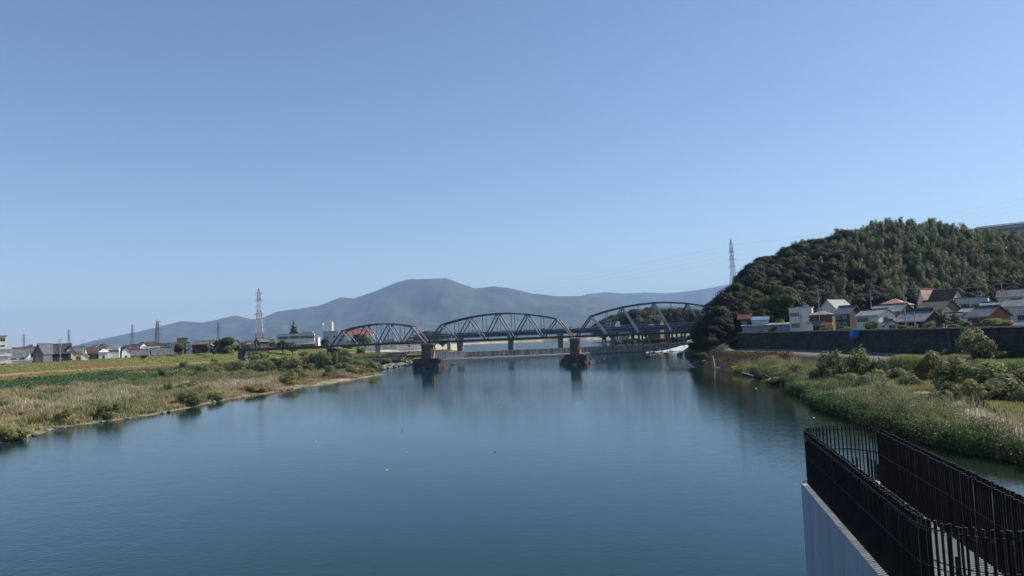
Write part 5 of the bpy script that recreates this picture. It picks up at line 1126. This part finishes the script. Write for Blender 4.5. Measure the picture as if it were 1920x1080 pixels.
x = PX(462, 330); o = MB(); o.box((0, 0, .6), (1.4, 1.0, 1.2), .2, .85); o.box((0, 0, 1.28), (1.6, 1.2, .14), .2); q = o.build('white_box', M_white); Pq = W(462, 669, 345); q.location = (Pq.x, 345, gz(Pq.x, 345)); tag(q, 'small white cabinet standing alone on the levee slope', 'cabinet')
R = random.Random(99)
for i in range(30):
    pa = 66+i*14.6+R.uniform(-5, 5); wd_ = R.uniform(16, 34); top = hor(pa)-R.uniform(9, 19)
    if 500 < pa: continue
    HL(pa, pa+wd_, top, top+R.uniform(5, 9), 330+R.uniform(20, 120), R.uniform(6, 9), R.uniform(-38, 34), R.choice(['slate', 'brown', 'lgrey', 'cream', 'dark', 'white']), R.choice(['grey', 'dark', 'brown', 'lgrey', 'grey']), 'small tiled house packed among the roofs behind the left levee', wins=wf([-.4, .3], .5, 1.2, 1.0), group='small tiled houses packed behind the left levee')
# scattered distant roofs on the plain
R = random.Random(77)
for i in range(26):
    px_ = R.choice([R.uniform(30, 130), R.uniform(160, 330), R.uniform(420, 640), R.uniform(700, 800)]); Y = R.uniform(560, 900); w_ = R.uniform(9, 20); x = PX(px_, Y)
    house('distant_house', 'small distant house roof on the hazy plain of the left bank', 'house', x, Y, TZ-1, w_, 9, R.uniform(3, 6), R.uniform(6.5, 9), R.uniform(-.4, .4), R.choice(['white', 'grey', 'cream', 'lgrey']), R.choice(['grey', 'dark', 'brown', 'lgrey']), 'gable', wins=[('f', 0, 2, 1.5, 1.2)], group='distant houses on the left-bank plain')
R = random.Random(78)
for i in range(40):
    px_ = R.choice([R.uniform(0, 330), R.uniform(420, 640), R.uniform(700, 850)]); Y = R.uniform(600, 1000); x = PX(px_, Y)
    place(broad[R.randrange(5)], (x, Y, 5), R.uniform(0, 6), R.uniform(.4, .8), 'distant tree between the houses of the left-bank plain', 'tree', 'distant trees on the left-bank plain', 1.4)
# ------------------------------------------------------------------ foreground: half-built pier with its reinforcement
ZR, ZC = 6.94, 4.85
A = WZ(1509, 807, ZR); B = WZ(1712, 961, ZR); C_ = WZ(1646, 802, ZR)
ax = Vector((B.x-A.x, B.y-A.y, 0)); SLN = ax.length; ax.normalize(); pn = Vector((-ax.y, ax.x, 0))
if pn.x < 0: pn = -pn
WP = (C_-A).dot(pn); WP = abs(WP); print('PIER', A, B, C_, 'len', SLN, 'width', WP)
rr = WP/2; mid = Vector((A.x, A.y, 0))+ax*(SLN/2)+pn*rr
def pill(off, n=26, L=SLN):
    """outline (x,y) of the pill, counter-clockwise by arc; off grows it outward"""
    out = []; r_ = rr+off
    for k in range(n+1): t = -PI/2+PI*k/n; out.append(mid+ax*(L/2)+ax*(math.cos(t)*r_)+pn*(math.sin(t)*r_))
    for k in range(n+1): t = PI/2+PI*k/n; out.append(mid-ax*(L/2)+ax*(math.cos(t)*r_)+pn*(math.sin(t)*r_))
    return out
def along(poly, step):
    pts = []; n = len(poly); carry = 0
    for i in range(n):
        a, b = poly[i], poly[(i+1) % n]; L = (b-a).length
        if L < 1e-6: continue
        t = carry
        while t < L: pts.append(((a+(b-a)*(t/L)), (b-a).normalized())); t += step
        carry = t-L
    return pts
M_form = mat('fresh_concrete', (.34, .37, .42), .75, .08, .35, .004, 12, stain=.12)
M_top = mat('pier_top_concrete', (.52, .49, .42), .9, .18, 2.5, .01, 20)
M_bar = mat('rusty_dark_rebar', (.008, .007, .008), .8, .4, 2.0, col2=(.018, .013, .012))
M_barl = mat('rebar_end_caps', (.04, .038, .042), .6, .3, 3)
pr = empty('concrete_pier', (mid.x, mid.y, 0), 0, 'unfinished pill-shaped concrete pier bristling with tall dark reinforcement bars', 'pier')
def loc(v, z): return (v.x-mid.x, v.y-mid.y, z)
mb = MB(); P = [(v.x-mid.x, v.y-mid.y) for v in pill(.24)]; mb.prism(P, -4, ZC); mb.build('shaft', M_form, pr)
Pt = [(v.x-mid.x, v.y-mid.y) for v in pill(.22)]; mb = MB(); mb.prism(Pt, ZC+.002, ZC+.03); mb.build('top_surface', M_top, pr)
M_joint = mat('form_joint_line', (.29, .32, .365), .9, .1, 2)
for v, d in along(pill(.241), 1.8): m_ = MB(); m_.bar(loc(v, 0), loc(v, ZC-.03), .014, .014); m_.build('form_joint', M_joint, pr)
m_ = MB(); P_ = pill(.238, 18); m_.path([loc(v, ZC-1.8) for v in P_+[P_[0]]], .014, .014); m_.build('form_joint', M_joint, pr)
R = random.Random(4); n_part = 0; rest = MB(); bars = []
for v, d in along(pill(0.0, 18), .15):
    nrm = Vector((d.y, -d.x, 0)); nrm = nrm if nrm.dot(v-mid) > 0 else -nrm
    bars.append((v, 0.0)); e_ = (v-mid).dot(ax)
    if e_ > -SLN/2 and (e_ < SLN/2 or len(bars) % 3): bars.append((v-nrm*.16, -.16))
bars.sort(key=lambda t: t[0].y)
def bar_mesh(mb, v, off, R):
    jx, jy = R.uniform(-.012, .012), R.uniform(-.012, .012); zt = ZR + R.uniform(-.02, .015) - (.05 if off < 0 else 0); p = Vector(loc(v, ZC-.02)); q = Vector(loc(v, zt))+Vector((jx, jy, 0))
    mb.bar(p, q, .054, .054, 6)
    mb.bar(q-Vector((0, 0, .16)), q, .066, .066, 6)
    if R.random() < .3: mb.bar(p+Vector((.05, 0, 0)), p+Vector((.05, 0, R.uniform(.6, 1.3))), .04, .04, 5)
for v, off in bars:
    if n_part < 99: m_ = MB(); bar_mesh(m_, v, off, R); m_.build('vertical_bar', M_bar, pr); n_part += 1
    else: bar_mesh(rest, v, off, R)
o = rest.build('vertical_bars', M_bar, pr); o['kind'] = 'stuff'
def hoop(z, off, w=.03, m=M_bar, arc=None):
    mb = MB(); P = pill(off, 18); P = P+[P[0]]; mb.path([loc(v, z) for v in P], w, w, 5); mb.build('hoop', m, pr)
hoop(ZC+1.15, .03, .022)
hoop(ZR-.16, .04, .03)
hoop(ZC+1.2, -.2, .03)
# paler couplers along the upper rim
m_ = MB()
for v, off in bars:
    if off == 0 and R.random() < .75: q = Vector(loc(v, ZR-.26)); m_.bar(q, q+Vector((0, 0, .1)), .078, .078, 6)
oc = m_.build('couplers', M_barl, pr); oc['kind'] = 'stuff'
m_ = MB(); q = Vector(loc(bars[-30][0], ZR-.35)); m_.box(q+Vector((-.05, 0, 0)), (.05, .12, .1)); m_.build('tag', M_red, pr)
# short upright posts on the pier top
for k in range(9):
    v = mid+ax*(SLN*(-.45+.11*k))+pn*(.15*((k % 2)*2-1)); q = loc(v, ZC+.02); m_ = MB(); m_.bar(q, (q[0], q[1], ZC+.5), .07, .07, 8); m_.build('starter_bar', M_bar, pr)

# ------------------------------------------------------------------ haze
hz = MB(); hz.box((0, 7000, 575), (44000, 26000, 1182)); ho = hz.build('haze', None or mat('tmp', (1, 1, 1))); ho.data.materials.clear()
hm = bpy.data.materials.new('haze_air'); hm.use_nodes = True; nt = hm.node_tree
for n in list(nt.nodes):
    if n.type == 'BSDF_PRINCIPLED': nt.nodes.remove(n)
pv = nt.nodes.new('ShaderNodeVolumePrincipled'); pv.inputs['Color'].default_value = (.42, .63, 1, 1); pv.inputs['Density'].default_value = HAZE; pv.inputs['Anisotropy'].default_value = .0
nt.links.new(pv.outputs[0], nt.nodes['Material Output'].inputs['Volume']); ho.data.materials.append(hm); tag(ho, 'pale blue haze filling the air', kind='stuff')
